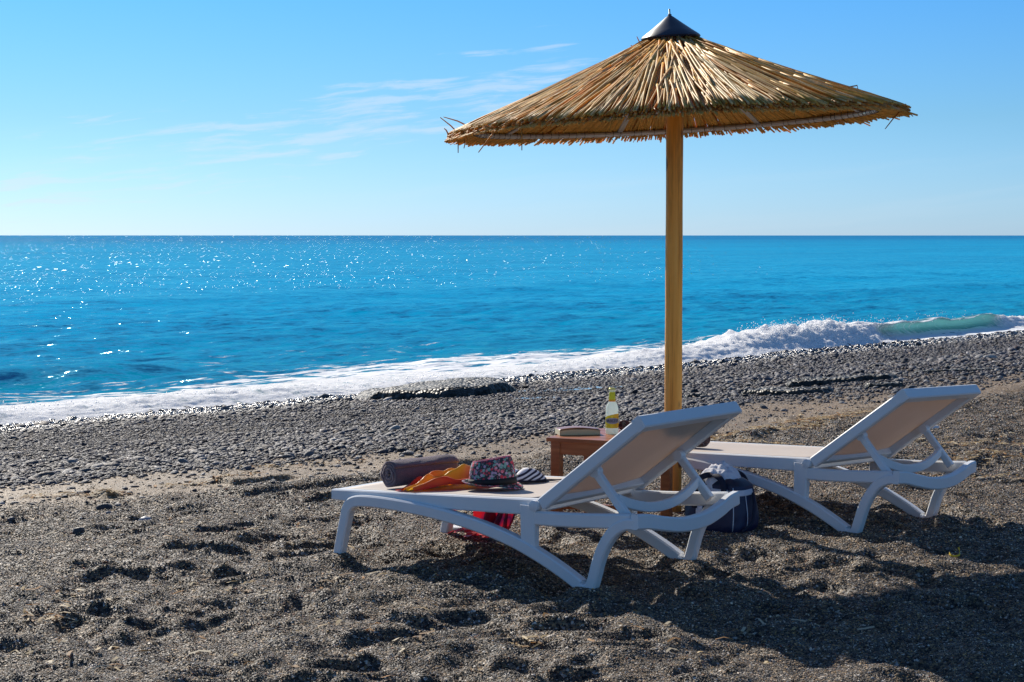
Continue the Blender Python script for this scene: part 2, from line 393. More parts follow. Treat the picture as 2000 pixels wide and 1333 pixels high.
# swash sheet climbing the beach face
zz += np.clip(-q, 0, 1.2) * 0.066 - 0.085 * sstep(-q, 0.05 + 0.0 * q, 0.5 + 0.3 * fbm(tt * 0.8, tt * 0 + 7, 3))
V = np.stack([S0[0] + UU[0] * tt - NN[0] * q, S0[1] + UU[1] * tt - NN[1] * q, SEA_Z + zz], -1)
me = np_mesh('sea', V, grid_faces(len(qs), len(ts)))
foam = np.zeros_like(q)
foam = np.maximum(foam, 1.15 * np.exp(-np.clip((q - bq - 0.25 - 1.3 * fbm(tt * 0.45 + 60, q * 0.25, 4)) / 0.85, 0, 9) ** 2) * (q < 30))
trail = np.interp(tt, [-10, 0, 4, 7, 10, 13, 16, 19, 40], [0.75, .75, .8, .95, 1.0, .8, .65, .6, .65])
foam = np.maximum(foam, trail * np.exp(-((q - 1.8) / 2.5) ** 2))
foam = np.maximum(foam, 0.56 * np.exp(-((q - 5.5) / 2.2) ** 2) * sstep(tt, -1, 2) * (1 - sstep(tt, 11, 15)))
shallow = np.exp(-np.clip(q, 0, 999) / 7.0)
set_col(me, 'Sea', np.stack([foam, shallow, sstep(q, 40, 600)], 1))
GLINT = 0.010
SEA_DEEP = ((0.001, 0.25, 0.47), (0.001, 0.32, 0.57)); SEA_SHALLOW = (0.002, 0.195, 0.28); SEA_FAR = (0.001, 0.125, 0.33)
def sea_fn(t, b, out):
    pos = t.node('ShaderNodeNewGeometry').outputs['Position']
    a = t.node('ShaderNodeSeparateColor', None, Color=t.node('ShaderNodeAttribute', {'attribute_name': 'Sea'}).outputs['Color'])
    # shore-aligned coordinates
    rot = t.node('ShaderNodeMapping', {'vector_type': 'POINT'}, Vector=pos, Rotation=(0, 0, -math.atan2(UU[1], UU[0]))).outputs[0]
    st = t.scale(rot, (0.45, 1.0, 1.0))
    deep = t.ramp(t.noise(t.scale(rot, (0.02, 0.06, 1)), 1.0, 4), [(0.3, SEA_DEEP[0]), (0.7, SEA_DEEP[1])])
    c = t.mix(a.outputs[1], deep, SEA_SHALLOW)
    c = t.mix(t.math('MULTIPLY', a.outputs[2], 0.8), c, SEA_FAR)
    fn = t.noise(t.scale(rot, (0.6, 1.7, 1)), 2.2, 7, 0.62)
    v = t.node('ShaderNodeTexVoronoi', {'feature': 'DISTANCE_TO_EDGE'}, Vector=t.vmath('ADD', t.scale(rot, (1.1, 3.0, 1)), t.vmath('MULTIPLY', t.noise(rot, 3.0, 3, .6, 1), (0.9, 0.9, 0))), Scale=1.6).outputs[0]
    lace = t.math('SUBTRACT', fn, t.math('MULTIPLY', v, 0.45))
    thr = t.math('SUBTRACT', 0.86, t.math('MULTIPLY', a.outputs[0], 0.57))
    f = t.math('MULTIPLY', t.step(lace, thr, t.math('ADD', thr, 0.12)), t.math('GREATER_THAN', a.outputs[0], 0.02))
    c = t.mix(f, c, (0.93, 0.945, 0.96))
    t.l.new(c, b.inputs['Base Color'])
    # ripples as facet slopes, so that they keep their steepness however far away they are seen
    def slope(vec, scale, amp, detail=2):
        return t.vmath('MULTIPLY', t.vmath('SUBTRACT', t.noise(vec, scale, detail, 0.6, 1), (0.5, 0.5, 0.5)), (amp, amp, 0.0))
    sl = t.vmath('ADD', slope(st, 9.0, 0.95), slope(st, 2.6, 0.9))
    sl = t.vmath('ADD', sl, slope(st, 26.0, 0.6))
    sl = t.vmath('ADD', sl, slope(st, 0.45, 0.35))
    sl = t.vmath('ADD', sl, slope(t.scale(rot, (0.35, 0.12, 1)), 1.0, 0.30))
    gn = t.node('ShaderNodeNewGeometry').outputs['Normal']
    bn = t.vmath('NORMALIZE', t.vmath('ADD', gn, sl))
    dn = t.vmath('NORMALIZE', t.vmath('ADD', gn, t.vmath('MULTIPLY', sl, (0.8, 0.8, 0.8))))
    fb = t.bump(t.math('MULTIPLY', f, 0.02), 1.0, 1.0)
    dn = t.vmath('NORMALIZE', t.vmath('ADD', dn, t.vmath('SUBTRACT', fb, gn)))
    dif = t.node('ShaderNodeBsdfDiffuse', None, Color=c, Normal=dn)
    gl = t.node('ShaderNodeBsdfGlossy', None, Color=(0.45, 0.88, 1, 1), Roughness=0.10, Normal=bn)
    fr = t.node('ShaderNodeFresnel', None, IOR=1.33, Normal=bn).outputs[0]
    k = t.math('MULTIPLY', t.math('MINIMUM', t.math('MULTIPLY', fr, 0.5), 0.22), t.math('SUBTRACT', 1.0, f))
    ftr = t.node('ShaderNodeBsdfTranslucent', None, Color=(0.85, 0.9, 0.93, 1))
    m0 = t.node('ShaderNodeMixShader', None, i0=t.math('MULTIPLY', f, 0.05), i1=dif.outputs[0], i2=ftr.outputs[0])
    m = t.node('ShaderNodeMixShader', None, i0=k, i1=m0.outputs[0], i2=gl.outputs[0])
    # steep little wavelets that catch the sun
    gv = t.node('ShaderNodeTexVoronoi', None, Vector=t.scale(pos, (34.0, 1.5, 1)), Scale=1.0); gv2 = t.node('ShaderNodeTexVoronoi', None, Vector=t.scale(pos, (50.0, 7.0, 1)), Scale=1.0)
    def gs(v_): return t.vmath('MULTIPLY', t.vmath('SUBTRACT', v_.outputs['Color'], (0.5, 0.5, 0.5)), (0.98, 1.1, 0.0))
    gsl = t.vmath('ADD', gs(gv), gs(gv2))
    gv3 = t.node('ShaderNodeTexVoronoi', None, Vector=t.scale(pos, (15.0, 0.40, 1)), Scale=1.0); gv4 = t.node('ShaderNodeTexVoronoi', None, Vector=t.scale(pos, (22.0, 1.6, 1)), Scale=1.0)
    gvm = t.node('ShaderNodeMix', {'data_type': 'VECTOR'}, i0=t.math('GREATER_THAN', a.outputs[2], 0.004), i4=gsl, i5=t.vmath('ADD', gs(gv3), gs(gv4)))
    gsl = gvm.outputs[1]
    gn2 = t.vmath('NORMALIZE', t.vmath('ADD', gn, gsl))
    gg = t.node('ShaderNodeBsdfGlossy', {'distribution': 'BECKMANN'}, Color=(1, 1, 1, 1), Roughness=0.15, Normal=gn2)
    m = t.node('ShaderNodeMixShader', None, i0=t.math('MULTIPLY', t.step(a.outputs[1], 0.03, 0.001), GLINT), i1=m.outputs[0], i2=gg.outputs[0])
    t.l.new(m.outputs[0], out.inputs['Surface'])

M_sea = material('sea_water', sea_fn)
tag(link('sea', me, M_sea), kind='structure')

# breaking wave along the shore: foam bore, splash and clear green curl
def breaking_wave():
    ts = np.arange(-6, 34, 0.04); npf = 44
    H = bore_h(ts); QC = bore_q(ts)
    curl = sstep(ts, 16.6, 18.2) * (1 - sstep(ts, 21.8, 23.4))
    p = np.linspace(0, 1, npf)
    # profile: p=0 landward toe ... crest ... p=1 seaward back (offset seaward positive, height 0..1)
    qa = np.interp(p, [0, .15, .35, .5, .62, .8, 1], [-.75, -.55, -.32, -.02, .25, .75, 1.6]); za = np.interp(p, [0, .15, .35, .5, .62, .8, 1], [-.05, .22, .72, .97, .92, .5, -.05])
    qb = np.interp(p, [0, .12, .3, .42, .50, .56, .62, .78, 1], [-.75, -.10, .14, .08, -.14, -.20, -.06, .6, 1.7]); zb = np.interp(p, [0, .12, .3, .42, .50, .56, .62, .78, 1], [-.05, .06, .46, .82, .93, .99, 1.0, .62, -.05])
    k = np.ones(5) / 5
    sm = lambda a: np.concatenate([a[:2], np.convolve(a, k, 'valid'), a[-2:]])
    qa, za, qb, zb = map(sm, (qa, za, qb, zb))
    C = curl[:, None]; T, P = np.meshgrid(ts, p, indexing='ij')
    q = qa[None] * (1 - C) + qb[None] * C; z = za[None] * (1 - C) + zb[None] * C
    wscale = (0.75 + 0.6 * H)[:, None]
    q = QC[:, None] + q * wscale
    frn = fbm(T * 0.9, P * 3 + 5, 3)
    z = z * (H * (1 + 0.0 * H))[:, None] * (1 + (1 - C) * 0.7 * fbm(T * 1.4 + 3, P * 1.2, 3))
    # foam puffs
    body = np.sin(np.pi * np.clip(P, 0, 1)) ** 0.6
    amp = (1 - C * 0.93) * body * (0.018 + 0.42 * H[:, None])
    puff = np.abs(fbm(T * 4.2, P * 9.0, 4, 0.6)) * 2
    puff2 = fbm(T * 11, P * 22 + 3, 3, 0.6)
    z = z + amp * (puff * 0.9 + puff2 * 0.55 - 0.12)
    q = q + amp * 1.2 * fbm(T * 5 + 9, P * 10 + 30, 4, 0.6)
    z = z * (1 + C * 0.55 * fbm(T * 1.1 + 30, P * 0, 4)) + C * body * 0.035 * fbm(T * 2.4, P * 9, 4)
    q = q + C * body * 0.12 * fbm(T * 0.9 + 12, P * 2, 3)
    q = q - 0.25 * (1 - P) * (1 - C) * (fbm(T * 1.1 + 80, P * 0, 3) + 0.1)
    V = np.stack([S0[0] + UU[0] * T - NN[0] * q, S0[1] + UU[1] * T - NN[1] * q, SEA_Z + 0.012 + z], -1).reshape(-1, 3)
    me = np_mesh('breaking_wave', V, grid_faces(len(ts), npf))
    lip = np.exp(-((P - 0.57) / 0.05) ** 2) * (0.55 + 0.9 * fbm(T * 1.3, P * 2, 3)) + np.exp(-((P - 0.02) / 0.14) ** 2) * 0.9 + 0.30 * np.clip(fbm(T * 2.2, P * 1.2, 3) + 0.1, 0, 1) + np.exp(-((P - 0.95) / 0.12) ** 2) * 0.35
    fm = np.clip((1 - C) * (0.66 + 0.34 * sstep(H, 0.08, 0.18))[:, None] * (1 + 0.0 * P) + C * lip + C * 0.75 * np.clip(1 - (T - 17.0) / 3.0, 0, 1) * np.clip(0.5 + 0.8 * P + fbm(T * 1.6, P * 2.5 + 9, 3), 0, 1), 0, 1)
    set_col(me, 'Foam', np.repeat(fm.reshape(-1, 1), 3, 1))
    def fn(t, b, out):
        pos = t.node('ShaderNodeNewGeometry').outputs['Position']
        a = t.node('ShaderNodeAttribute', {'attribute_name': 'Foam'}).outputs['Fac']
        rot = t.node('ShaderNodeMapping', None, Vector=pos, Rotation=(0, 0, -math.atan2(UU[1], UU[0]))).outputs[0]
        n = t.noise(t.scale(rot, (2.5, 0.8, 0.8)), 3.0, 6, 0.65)
        n = t.math('ADD', n, t.math('MULTIPLY', t.math('SUBTRACT', t.noise(t.scale(rot, (9.0, 0.7, 0.7)), 2.0, 5, 0.7), 0.5), 0.5))
        f = t.step(t.math('ADD', n, t.math('MULTIPLY', a, 0.75)), 0.66, 1.0)
        wat = b; wat.inputs['Base Color'].default_value = (0.13, 0.38, 0.44, 1); wat.inputs['Roughness'].default_value = 0.08; wat.inputs['IOR'].default_value = 1.33
        t.l.new(t.bump(t.noise(t.scale(rot, (1, 6, 6)), 4, 4), 0.6, 0.05), wat.inputs['Normal'])
        tr = t.node('ShaderNodeBsdfTranslucent', None, Color=(0.40, 0.70, 0.70, 1))
        m1 = t.node('ShaderNodeMixShader', None, i0=0.60, i1=wat.outputs[0], i2=tr.outputs[0])
        fb = t.bump(t.noise(pos, 28, 5, 0.65), 0.8, 0.03)
        fd = t.node('ShaderNodeBsdfPrincipled', {'subsurface_method': 'RANDOM_WALK'}, Normal=fb)
        fd.inputs['Base Color'].default_value = (1.0, 1.0, 1.0, 1); fd.inputs['Roughness'].default_value = 0.9; fd.inputs['Specular IOR Level'].default_value = 0.1
        fd.inputs['Subsurface Weight'].default_value = 1.0; fd.inputs['Subsurface Radius'].default_value = (1.0, 1.0, 1.0); fd.inputs['Subsurface Scale'].default_value = 0.07
        ft = t.node('ShaderNodeBsdfTranslucent', None, Color=(0.97, 0.98, 0.99, 1))
        m2 = t.node('ShaderNodeMixShader', None, i0=0.10, i1=fd.outputs[0], i2=ft.outputs[0])
        m3 = t.node('ShaderNodeMixShader', None, i0=f, i1=m1.outputs[0], i2=m2.outputs[0])
        t.l.new(m3.outputs[0], out.inputs['Surface'])
    M_wave = material('breaking_wave', fn)
    tag(link('breaking_wave', me, M_wave), kind='structure')
    # spray drops thrown up over the breaker
    mb = MB(); ico = [(0, 0, 1), (1, 0, 0), (0, 1, 0), (-1, 0, 0), (0, -1, 0), (0, 0, -1)]; fc = [(0, 1, 2), (0, 2, 3), (0, 3, 4), (0, 4, 1), (5, 2, 1), (5, 3, 2), (5, 4, 3), (5, 1, 4)]
    r = np.random.default_rng(3)
    for i in range(2600):
        if r.random() < 0.55: t0 = r.normal(15.2, 1.0)
        else: t0 = r.uniform(-5, 21)
        h = float(bore_h(t0)); qq = float(bore_q(t0)) + r.normal(-0.05, 0.22); zz = SEA_Z + h * (0.75 + abs(r.normal(0, 0.26))) + 0.02
        rad = r.uniform(0.003, 0.011)
        c = (S0[0] + UU[0] * t0 - NN[0] * qq, S0[1] + UU[1] * t0 - NN[1] * qq, zz)
        mb.add([(c[0] + rad * x, c[1] + rad * y, c[2] + rad * z) for x, y, z in ico], fc)
    M_sp = plain('sea_spray', (0.88, 0.90, 0.92), 0.35, vary=0.02)
    tag(mb.build('sea_spray', M_sp), 'white drops of spray thrown up by the breaking wave', 'spray', kind='stuff')
breaking_wave()

# ------------------------------------------------------------------ pebbles
def pebble_mesh(name, seed, sub=1):
    bm = bmesh.new(); bmesh.ops.create_icosphere(bm, subdivisions=sub, radius=1.0); r = random.Random(seed)
    sx, sy, sz = r.uniform(0.85, 1.15), r.uniform(0.65, 0.9), r.uniform(0.45, 0.62)
    for v in bm.verts:
        k = 1 + r.uniform(-0.10, 0.10); v.co = Vector((v.co.x * sx * k, v.co.y * sy * k, v.co.z * sz * k))
    for f in bm.faces: f.smooth = True
    me = bpy.data.meshes.new(name); bm.to_mesh(me); bm.free(); return me
def pebble_fn(kind):
    def fn(t, b, out):
        if kind == 'inst':
            c = t.node('ShaderNodeAttribute', {'attribute_name': 'pcol', 'attribute_type': 'INSTANCER'})
            base = c.outputs['Color']; wet = c.outputs['Alpha']
        else:
            rnd = t.node('ShaderNodeObjectInfo').outputs['Random']
            base = t.ramp(rnd, [(0, (0.045, 0.05, 0.06)), (0.3, (0.09, 0.095, 0.11)), (0.55, (0.15, 0.145, 0.15)), (0.75, (0.12, 0.085, 0.075)), (0.9, (0.25, 0.24, 0.24)), (1, (0.4, 0.38, 0.36))])
        n = t.noise(t.node('ShaderNodeTexCoord').outputs['Object'], 2.2, 4, 0.6)
        base = t.mix(1.0, base, t.ramp(n, [(0.3, (0.72, 0.72, 0.72)), (0.7, (1.28, 1.26, 1.22))]), 'MULTIPLY')
        t.l.new(base, b.inputs['Base Color']); b.inputs['Roughness'].default_value = 0.55; b.inputs['Specular IOR Level'].default_value = 0.24
        if kind == 'inst':
            t.l.new(t.math('SUBTRACT', 0.55, t.math('MULTIPLY', wet, 0.33)), b.inputs['Roughness']); t.l.new(t.math('ADD', 0.22, t.math('MULTIPLY', wet, 0.35)), b.inputs['Specular IOR Level'])
        t.l.new(t.bump(t.noise(t.node('ShaderNodeTexCoord').outputs['Object'], 9, 3), 0.35, 0.06), b.inputs['Normal'])
    return fn
M_peb_i = material('pebble_carpet', pebble_fn('inst')); M_peb = material('pebble', pebble_fn('obj'))
pcoll = bpy.data.collections.new('pebble_shapes')
for k in range(6):
    m_ = pebble_mesh('pebble_shape', k); m_.materials.append(M_peb_i); pcoll.objects.link(bpy.data.objects.new('pebble_shape_%02d' % k, m_))
def instancer(name, P, rot, scl, colr, coll, idx):
    me = bpy.data.meshes.new(name); me.vertices.add(len(P)); me.vertices.foreach_set('co', np.asarray(P, np.float32).ravel())
    for nm, typ, dat, fld in (('prot', 'FLOAT_VECTOR', rot, 'vector'), ('pscl', 'FLOAT_VECTOR', scl, 'vector'), ('pcol', 'FLOAT_COLOR', colr, 'color'), ('pidx', 'INT', idx, 'value')):
        a = me.attributes.new(nm, typ, 'POINT'); a.data.foreach_set(fld, np.asarray(dat, np.int32 if typ == 'INT' else np.float32).ravel())
    o = link(name, me)
    g = bpy.data.node_groups.new(name, 'GeometryNodeTree'); g.interface.new_socket('Geometry', in_out='INPUT', socket_type='NodeSocketGeometry'); g.interface.new_socket('Geometry', in_out='OUTPUT', socket_type='NodeSocketGeometry')
    gi = g.nodes.new('NodeGroupInput'); go = g.nodes.new('NodeGroupOutput'); ip = g.nodes.new('GeometryNodeInstanceOnPoints'); ci = g.nodes.new('GeometryNodeCollectionInfo')
    ci.inputs[0].default_value = coll; ci.inputs[1].default_value = True; ci.inputs[2].default_value = True
    def attr(nm, typ):
        n = g.nodes.new('GeometryNodeInputNamedAttribute'); n.data_type = typ; n.inputs[0].default_value = nm; return n.outputs[0]
    g.links.new(gi.outputs[0], ip.inputs['Points']); g.links.new(ci.outputs[0], ip.inputs['Instance']); ip.inputs['Pick Instance'].default_value = True
    g.links.new(attr('pidx', 'INT'), ip.inputs['Instance Index'])
    e2r = g.nodes.new('FunctionNodeEulerToRotation'); g.links.new(attr('prot', 'FLOAT_VECTOR'), e2r.inputs[0]); g.links.new(e2r.outputs[0], ip.inputs['Rotation'])
    g.links.new(attr('pscl', 'FLOAT_VECTOR'), ip.inputs['Scale']); g.links.new(ip.outputs[0], go.inputs[0])
    md = o.modifiers.new('instances', 'NODES'); md.node_group = g
    return o
def pebble_colors(r, n, wet):
    pal = np.array([(0.032, 0.034, 0.042), (0.058, 0.060, 0.075), (0.085, 0.088, 0.108), (0.12, 0.12, 0.138), (0.115, 0.082, 0.078), (0.17, 0.16, 0.16), (0.075, 0.085, 0.088), (0.26, 0.25, 0.24), (0.19, 0.12, 0.075), (0.48, 0.46, 0.43)])
    pr = np.array([.16, .2, .2, .14, .1, .09, .05, .035, .015, .01])
    c = pal[r.choice(len(pal), n, p=pr / pr.sum())] * r.uniform(0.5, 0.98, (n, 1)) * np.array([1.02, 1.0, 1.06]) * (1 - 0.45 * wet[:, None])
    return np.concatenate([c, wet[:, None]], 1)
def scatter_pebbles():
    r = np.random.default_rng(11); N = 700000
    s = r.uniform(-0.5, 8.2, N); t = r.uniform(-9, 30, N)
    x = S0[0] + NN[0] * s + UU[0] * t; y = S0[1] + NN[1] * s + UU[1] * t
    d = np.hypot(x, y)
    inview = (np.abs(x) < 0.345 * y + 1.6) & (y > 7)
    edge = 7.0 + drift(t) + 0.5 * fbm(t * 0.55 + 12, t * 0 + 1, 3)
    edge = edge - 2.3 * sstep(t, 1.0, 6.0) * (0.8 + 1.2 * fbm(t * 0.6, s * 0.5, 3))
    dens = 1 - sstep(s, edge - 0.45, edge + 0.18); dens *= 0.72 + 0.7 * np.clip(fbm(t * 1.2, s * 1.6, 3) + 0.4, 0, 1)
    dens = np.maximum(dens, 0.05 * (s < 7.6) + 0.24 * (t > 3) * (1 - sstep(s, 6.6, 7.6)))
    lod = np.clip(14.0 / d, 0.35, 1.25) ** 1.5
    keep = inview & (r.random(N) < np.clip(dens, 0, 1) * np.clip(lod, 0, 1))
    x, y, s, t, d, edge = x[keep], y[keep], s[keep], t[keep], d[keep], edge[keep]; n = len(x)
    size = np.clip(r.lognormal(-4.55, 0.42, n), 0.004, 0.040)
    band = 1 + 0.35 * np.exp(-((s - edge + 1.2) / 0.9) ** 2) + 0.35 * np.exp(-((s - 0.4) / 0.6) ** 2) - 0.3 * np.exp(-((s - 3.3) / 0.8) ** 2)
    size *= band * np.clip(d / 13.0, 1.0, 1.75)
    z = terrain(x, y) + size * 0.12
    wet = 1 - sstep(s + 0.9 * fbm(t * 0.6, s * 0.4, 3), 0.55, 1.7)
    rot = np.stack([r.normal(0, 0.28, n), r.normal(0, 0.28, n), r.uniform(0, 6.28, n)], 1)
    scl = np.stack([size * r.uniform(0.9, 1.25, n), size, size * r.uniform(0.8, 1.15, n)], 1)
    P = np.stack([x, y, z], 1); colr = pebble_colors(r, n, wet); idx = r.integers(0, 6, n)
    vis = size / d * ((np.abs(x) < 0.29 * y)); vis = vis * (1 + 1.0 * (s > edge - 0.1)) * ((s > 0.5))
    order = np.argsort(-vis); ind = order[:230]; rest = order[230:]
    tag(instancer('pebble_carpet', P[rest], rot[rest], scl[rest], colr[rest], pcoll, idx[rest]), 'grey and dark pebbles carpeting the slope down to the sea', 'pebbles', kind='stuff')
    print('pebbles', n)
    return [(P[i], rot[i], scl[i]) for i in ind]
shapes = [pebble_mesh('pebble', 50 + k, 2) for k in range(6)]
for m_ in shapes: m_.materials.append(M_peb)
near = scatter_pebbles()
r9 = np.random.default_rng(91)
for i in range(75):       # stones lying by themselves on the pale sand strip
    t = r9.uniform(-5.0, 3.5); s = float(r9.uniform(6.9, 8.0) + (0.3 if t > -1 else 0) + drift(t))
    x = S0[0] + NN[0] * s + UU[0] * t; y = S0[1] + NN[1] * s + UU[1] * t; a = r9.uniform(0.010, 0.022)
    near.append((np.array([x, y, float(terrain(np.array([x]), np.array([y]))[0]) + a * 0.14]), np.array([r9.normal(0, .15), r9.normal(0, .15), r9.uniform(0, 6.28)]), np.array([a * 1.2, a, a * 0.8])))
for i, (p, ro, sl) in enumerate(near):
    o = bpy.data.objects.new('pebble', shapes[i % 6]); col.objects.link(o); o.location = p; o.rotation_euler = ro; o.scale = sl
    lone = i >= 230
    tag(o, 'small grey pebble lying apart on the pale sand strip' if lone else 'smooth grey pebble at the near edge of the pebble carpet', 'pebble',
        'pebbles scattered on the pale sand' if lone else 'nearest pebbles of the carpet')
def stone(x, y, a, color, label, name='stone', flat=0.55, seed=1, rz=0.3):
    m_ = pebble_mesh(name, seed, 3); mt = plain(name + '_surface', color, 0.55, vary=0.35, nscale=2.5, bump=0.4, bscale=6)
    o = link(name, m_, mt); o.scale = (a, a, a * flat / 0.42); o.rotation_euler = (0.08, -0.1, rz)
    o.location = (x, y, float(terrain(np.array([x]), np.array([y]))[0]) + a * 0.16); return tag(o, label, 'stone')
stone(-1.687, 8.06, 0.034, (0.26, 0.29, 0.34), 'smooth blue grey stone alone on the dark sand, left of the loungers', seed=4)
stone(-1.93, 7.80, 0.028, (0.035, 0.035, 0.04), 'black stone half sunk in the sand at far left', seed=7)
stone(2.805, 11.66, 0.034, (0.62, 0.62, 0.62), 'white rounded stone on the sand behind the far backrest', seed=9)
stone(2.52, 12.5, 0.026, (0.5, 0.52, 0.55), 'pale stone further up behind the far backrest', seed=12)
stone(3.64, 15.0, 0.06, (0.7, 0.69, 0.66), 'flat white stone just above the top edge of the far backrest', flat=0.35, seed=14)

# ------------------------------------------------------------------ rocks
def rock_fn(t, b, out):
    p = t.node('ShaderNodeNewGeometry').outputs['Position']
    v = t.node('ShaderNodeTexVoronoi', None, Vector=p, Scale=26.0)
    c = t.ramp(t.node('ShaderNodeSeparateColor', None, Color=v.outputs['Color']).outputs[0], [(0, (0.018, 0.020, 0.019)), (0.5, (0.042, 0.044, 0.043)), (0.85, (0.075, 0.073, 0.07)), (1, (0.16, 0.15, 0.14))])
    n = t.noise(p, 5, 5, 0.6); c = t.mix(1.0, c, t.ramp(n, [(0.3, (0.6, 0.62, 0.58)), (0.7, (1.3, 1.3, 1.25))]), 'MULTIPLY')
    t.l.new(c, b.inputs['Base Color']); b.inputs['Roughness'].default_value = 0.5; b.inputs['Specular IOR Level'].default_value = 0.25
    h = t.math('ADD', t.math('MULTIPLY', v.outputs['Distance'], -0.035), t.math('MULTIPLY', n, 0.05))
    t.l.new(t.bump(h, 1.0, 1.0), b.inputs['Normal'])
M_rock = material('beach_rock', rock_fn)
def slab(name, label, cx, cy, rz, L, W, Hh, seed, group=None, dz=0.0, tilt=0.0, dome=0.0):
    """flat beach rock: long axis L, width W, blunt ledge on its -w side"""
    nu, nv = 64, 22; r = np.random.default_rng(seed)
    u = np.linspace(-1, 1, nu); v = np.linspace(-1, 1, nv); Uu, Vv = np.meshgrid(u, v, indexing='ij')
    wn = 1 - 0.55 * np.abs(Uu) ** 2.2 + 0.25 * fbm(Uu * 3 + seed, Vv * 0 + seed, 3)
    x = Uu * L / 2 * (1 + 0.06 * fbm(Vv * 3 + seed, Uu * 0 + 4, 2)); y = Vv * W / 2 * wn
    front = 1 - sstep(Vv, -1.0, -0.84); back = sstep(Vv, 0.3, 1.0); ends = sstep(np.abs(Uu), 0.72, 1.0)
    h = Hh * (1 - ends) * (1 - back) * (1 + 0.7 * fbm(Uu * 2.4 + seed, Vv * 1.6 + seed * 2, 4)) + 0.25 * Hh * fbm(Uu * 9 + seed, Vv * 7, 3)
    h = h + dome * np.exp(-((Vv + 0.1) / 0.55) ** 2 - ((Uu - 0.25) / 0.6) ** 2) + 0.5 * Hh * np.clip(fbm(Uu * 5 + 3 * seed, Vv * 3, 3), -0.2, 0.3)
    h = h * (1 - front) - 0.05 * front - 0.05 * ends - 0.05 * back
    y = y + front * 0.05 * W * (1 + fbm(Uu * 6, Vv + seed, 3))
    c, s = math.cos(rz), math.sin(rz); gx = cx + x * c - y * s; gy = cy + x * s + y * c
    z = terrain(gx.ravel(), gy.ravel()).reshape(gx.shape) + h + dz + tilt * Uu
    me = np_mesh(name, np.stack([gx - cx, gy - cy, z], -1).reshape(-1, 3), grid_faces(nu, nv)); o = link(name, me, M_rock); o.location = (cx, cy, 0)
    return tag(o, label, 'rock', group)
slab('beach_rock', 'long low wet rock slab lying at the edge of the surf', -0.85, 18.75, R(13), 1.85, 2.4, 0.085, 3, dz=0.006, dome=0.075)
slab('rock_ledge', 'longest thin dark rock ledge breaking through the pebbles behind the far lounger', 3.3, 17.3, R(-22), 1.15, 0.6, 0.055, 5, dz=-0.004)
slab('rock_ledge', 'dark broken rock at the left end of the long ledge', 2.83, 16.9, R(4), 0.50, 0.5, 0.065, 8, dz=-0.004)
slab('rock_ledge', 'low flat rock nearest the far lounger among the half buried ledges', 2.45, 15.6, R(-30), 0.95, 0.55, 0.05, 11, dz=-0.006)
slab('rock_ledge', 'short pointed rock to the right of the half buried ledges', 3.35, 15.9, R(10), 0.42, 0.3, 0.045, 15, dz=-0.004)
slab('rock_ledge', 'small black rock beside the parasol post, up the pebble slope', 1.64, 15.6, R(5), 0.26, 0.22, 0.04, 17, dz=0.0)
slab('rock_ledge', 'faint rock ledge far right near the breaking wave', 4.6, 18.2, R(-5), 1.1, 0.5, 0.035, 19, dz=-0.006)

# shallow pools left by the waves beside the slab
def pool_fn(t, b, out):
    b.inputs['Base Color'].default_value = (0.20, 0.30, 0.38, 1); b.inputs['Roughness'].default_value = 0.2; b.inputs['IOR'].default_value = 1.33
    t.l.new(t.bump(t.noise(t.node('ShaderNodeNewGeometry').outputs['Position'], 14, 3), 0.25, 0.02), b.inputs['Normal'])
M_pool = material('pool_water', pool_fn)
def pool(label, cx, cy, rz, L, W, seed):
    n = 48; mb = MB(); vs = []; c, s = math.cos(rz), math.sin(rz)
    zs = []
    for k in range(n):
        a = 2 * math.pi * k / n; rr = 1 + 0.5 * float(fbm(np.array([2 * math.cos(a) + seed]), np.array([2 * math.sin(a)]), 3)[0])
        x = L / 2 * math.cos(a) * rr; y = W / 2 * math.sin(a) * rr; vs.append((x * c - y * s, x * s + y * c, 0)); zs.append((cx + vs[-1][0], cy + vs[-1][1]))
    z = terrain(np.array([p[0] for p in zs]), np.array([p[1] for p in zs])) + 0.007
    vs = [(v[0], v[1], zz) for v, zz in zip(vs, z)] + [(0, 0, float(z.mean()))]
    mb.add(vs, [(k, (k + 1) % n, n) for k in range(n)]); o = mb.build('tide_pool', M_pool); o.location = (cx, cy, 0); tag(o, kind='structure')
pool('', 0.62, 18.35, R(-2), 1.15, 0.55, 2); pool('', 0.25, 17.05, R(0), 0.42, 0.22, 6)

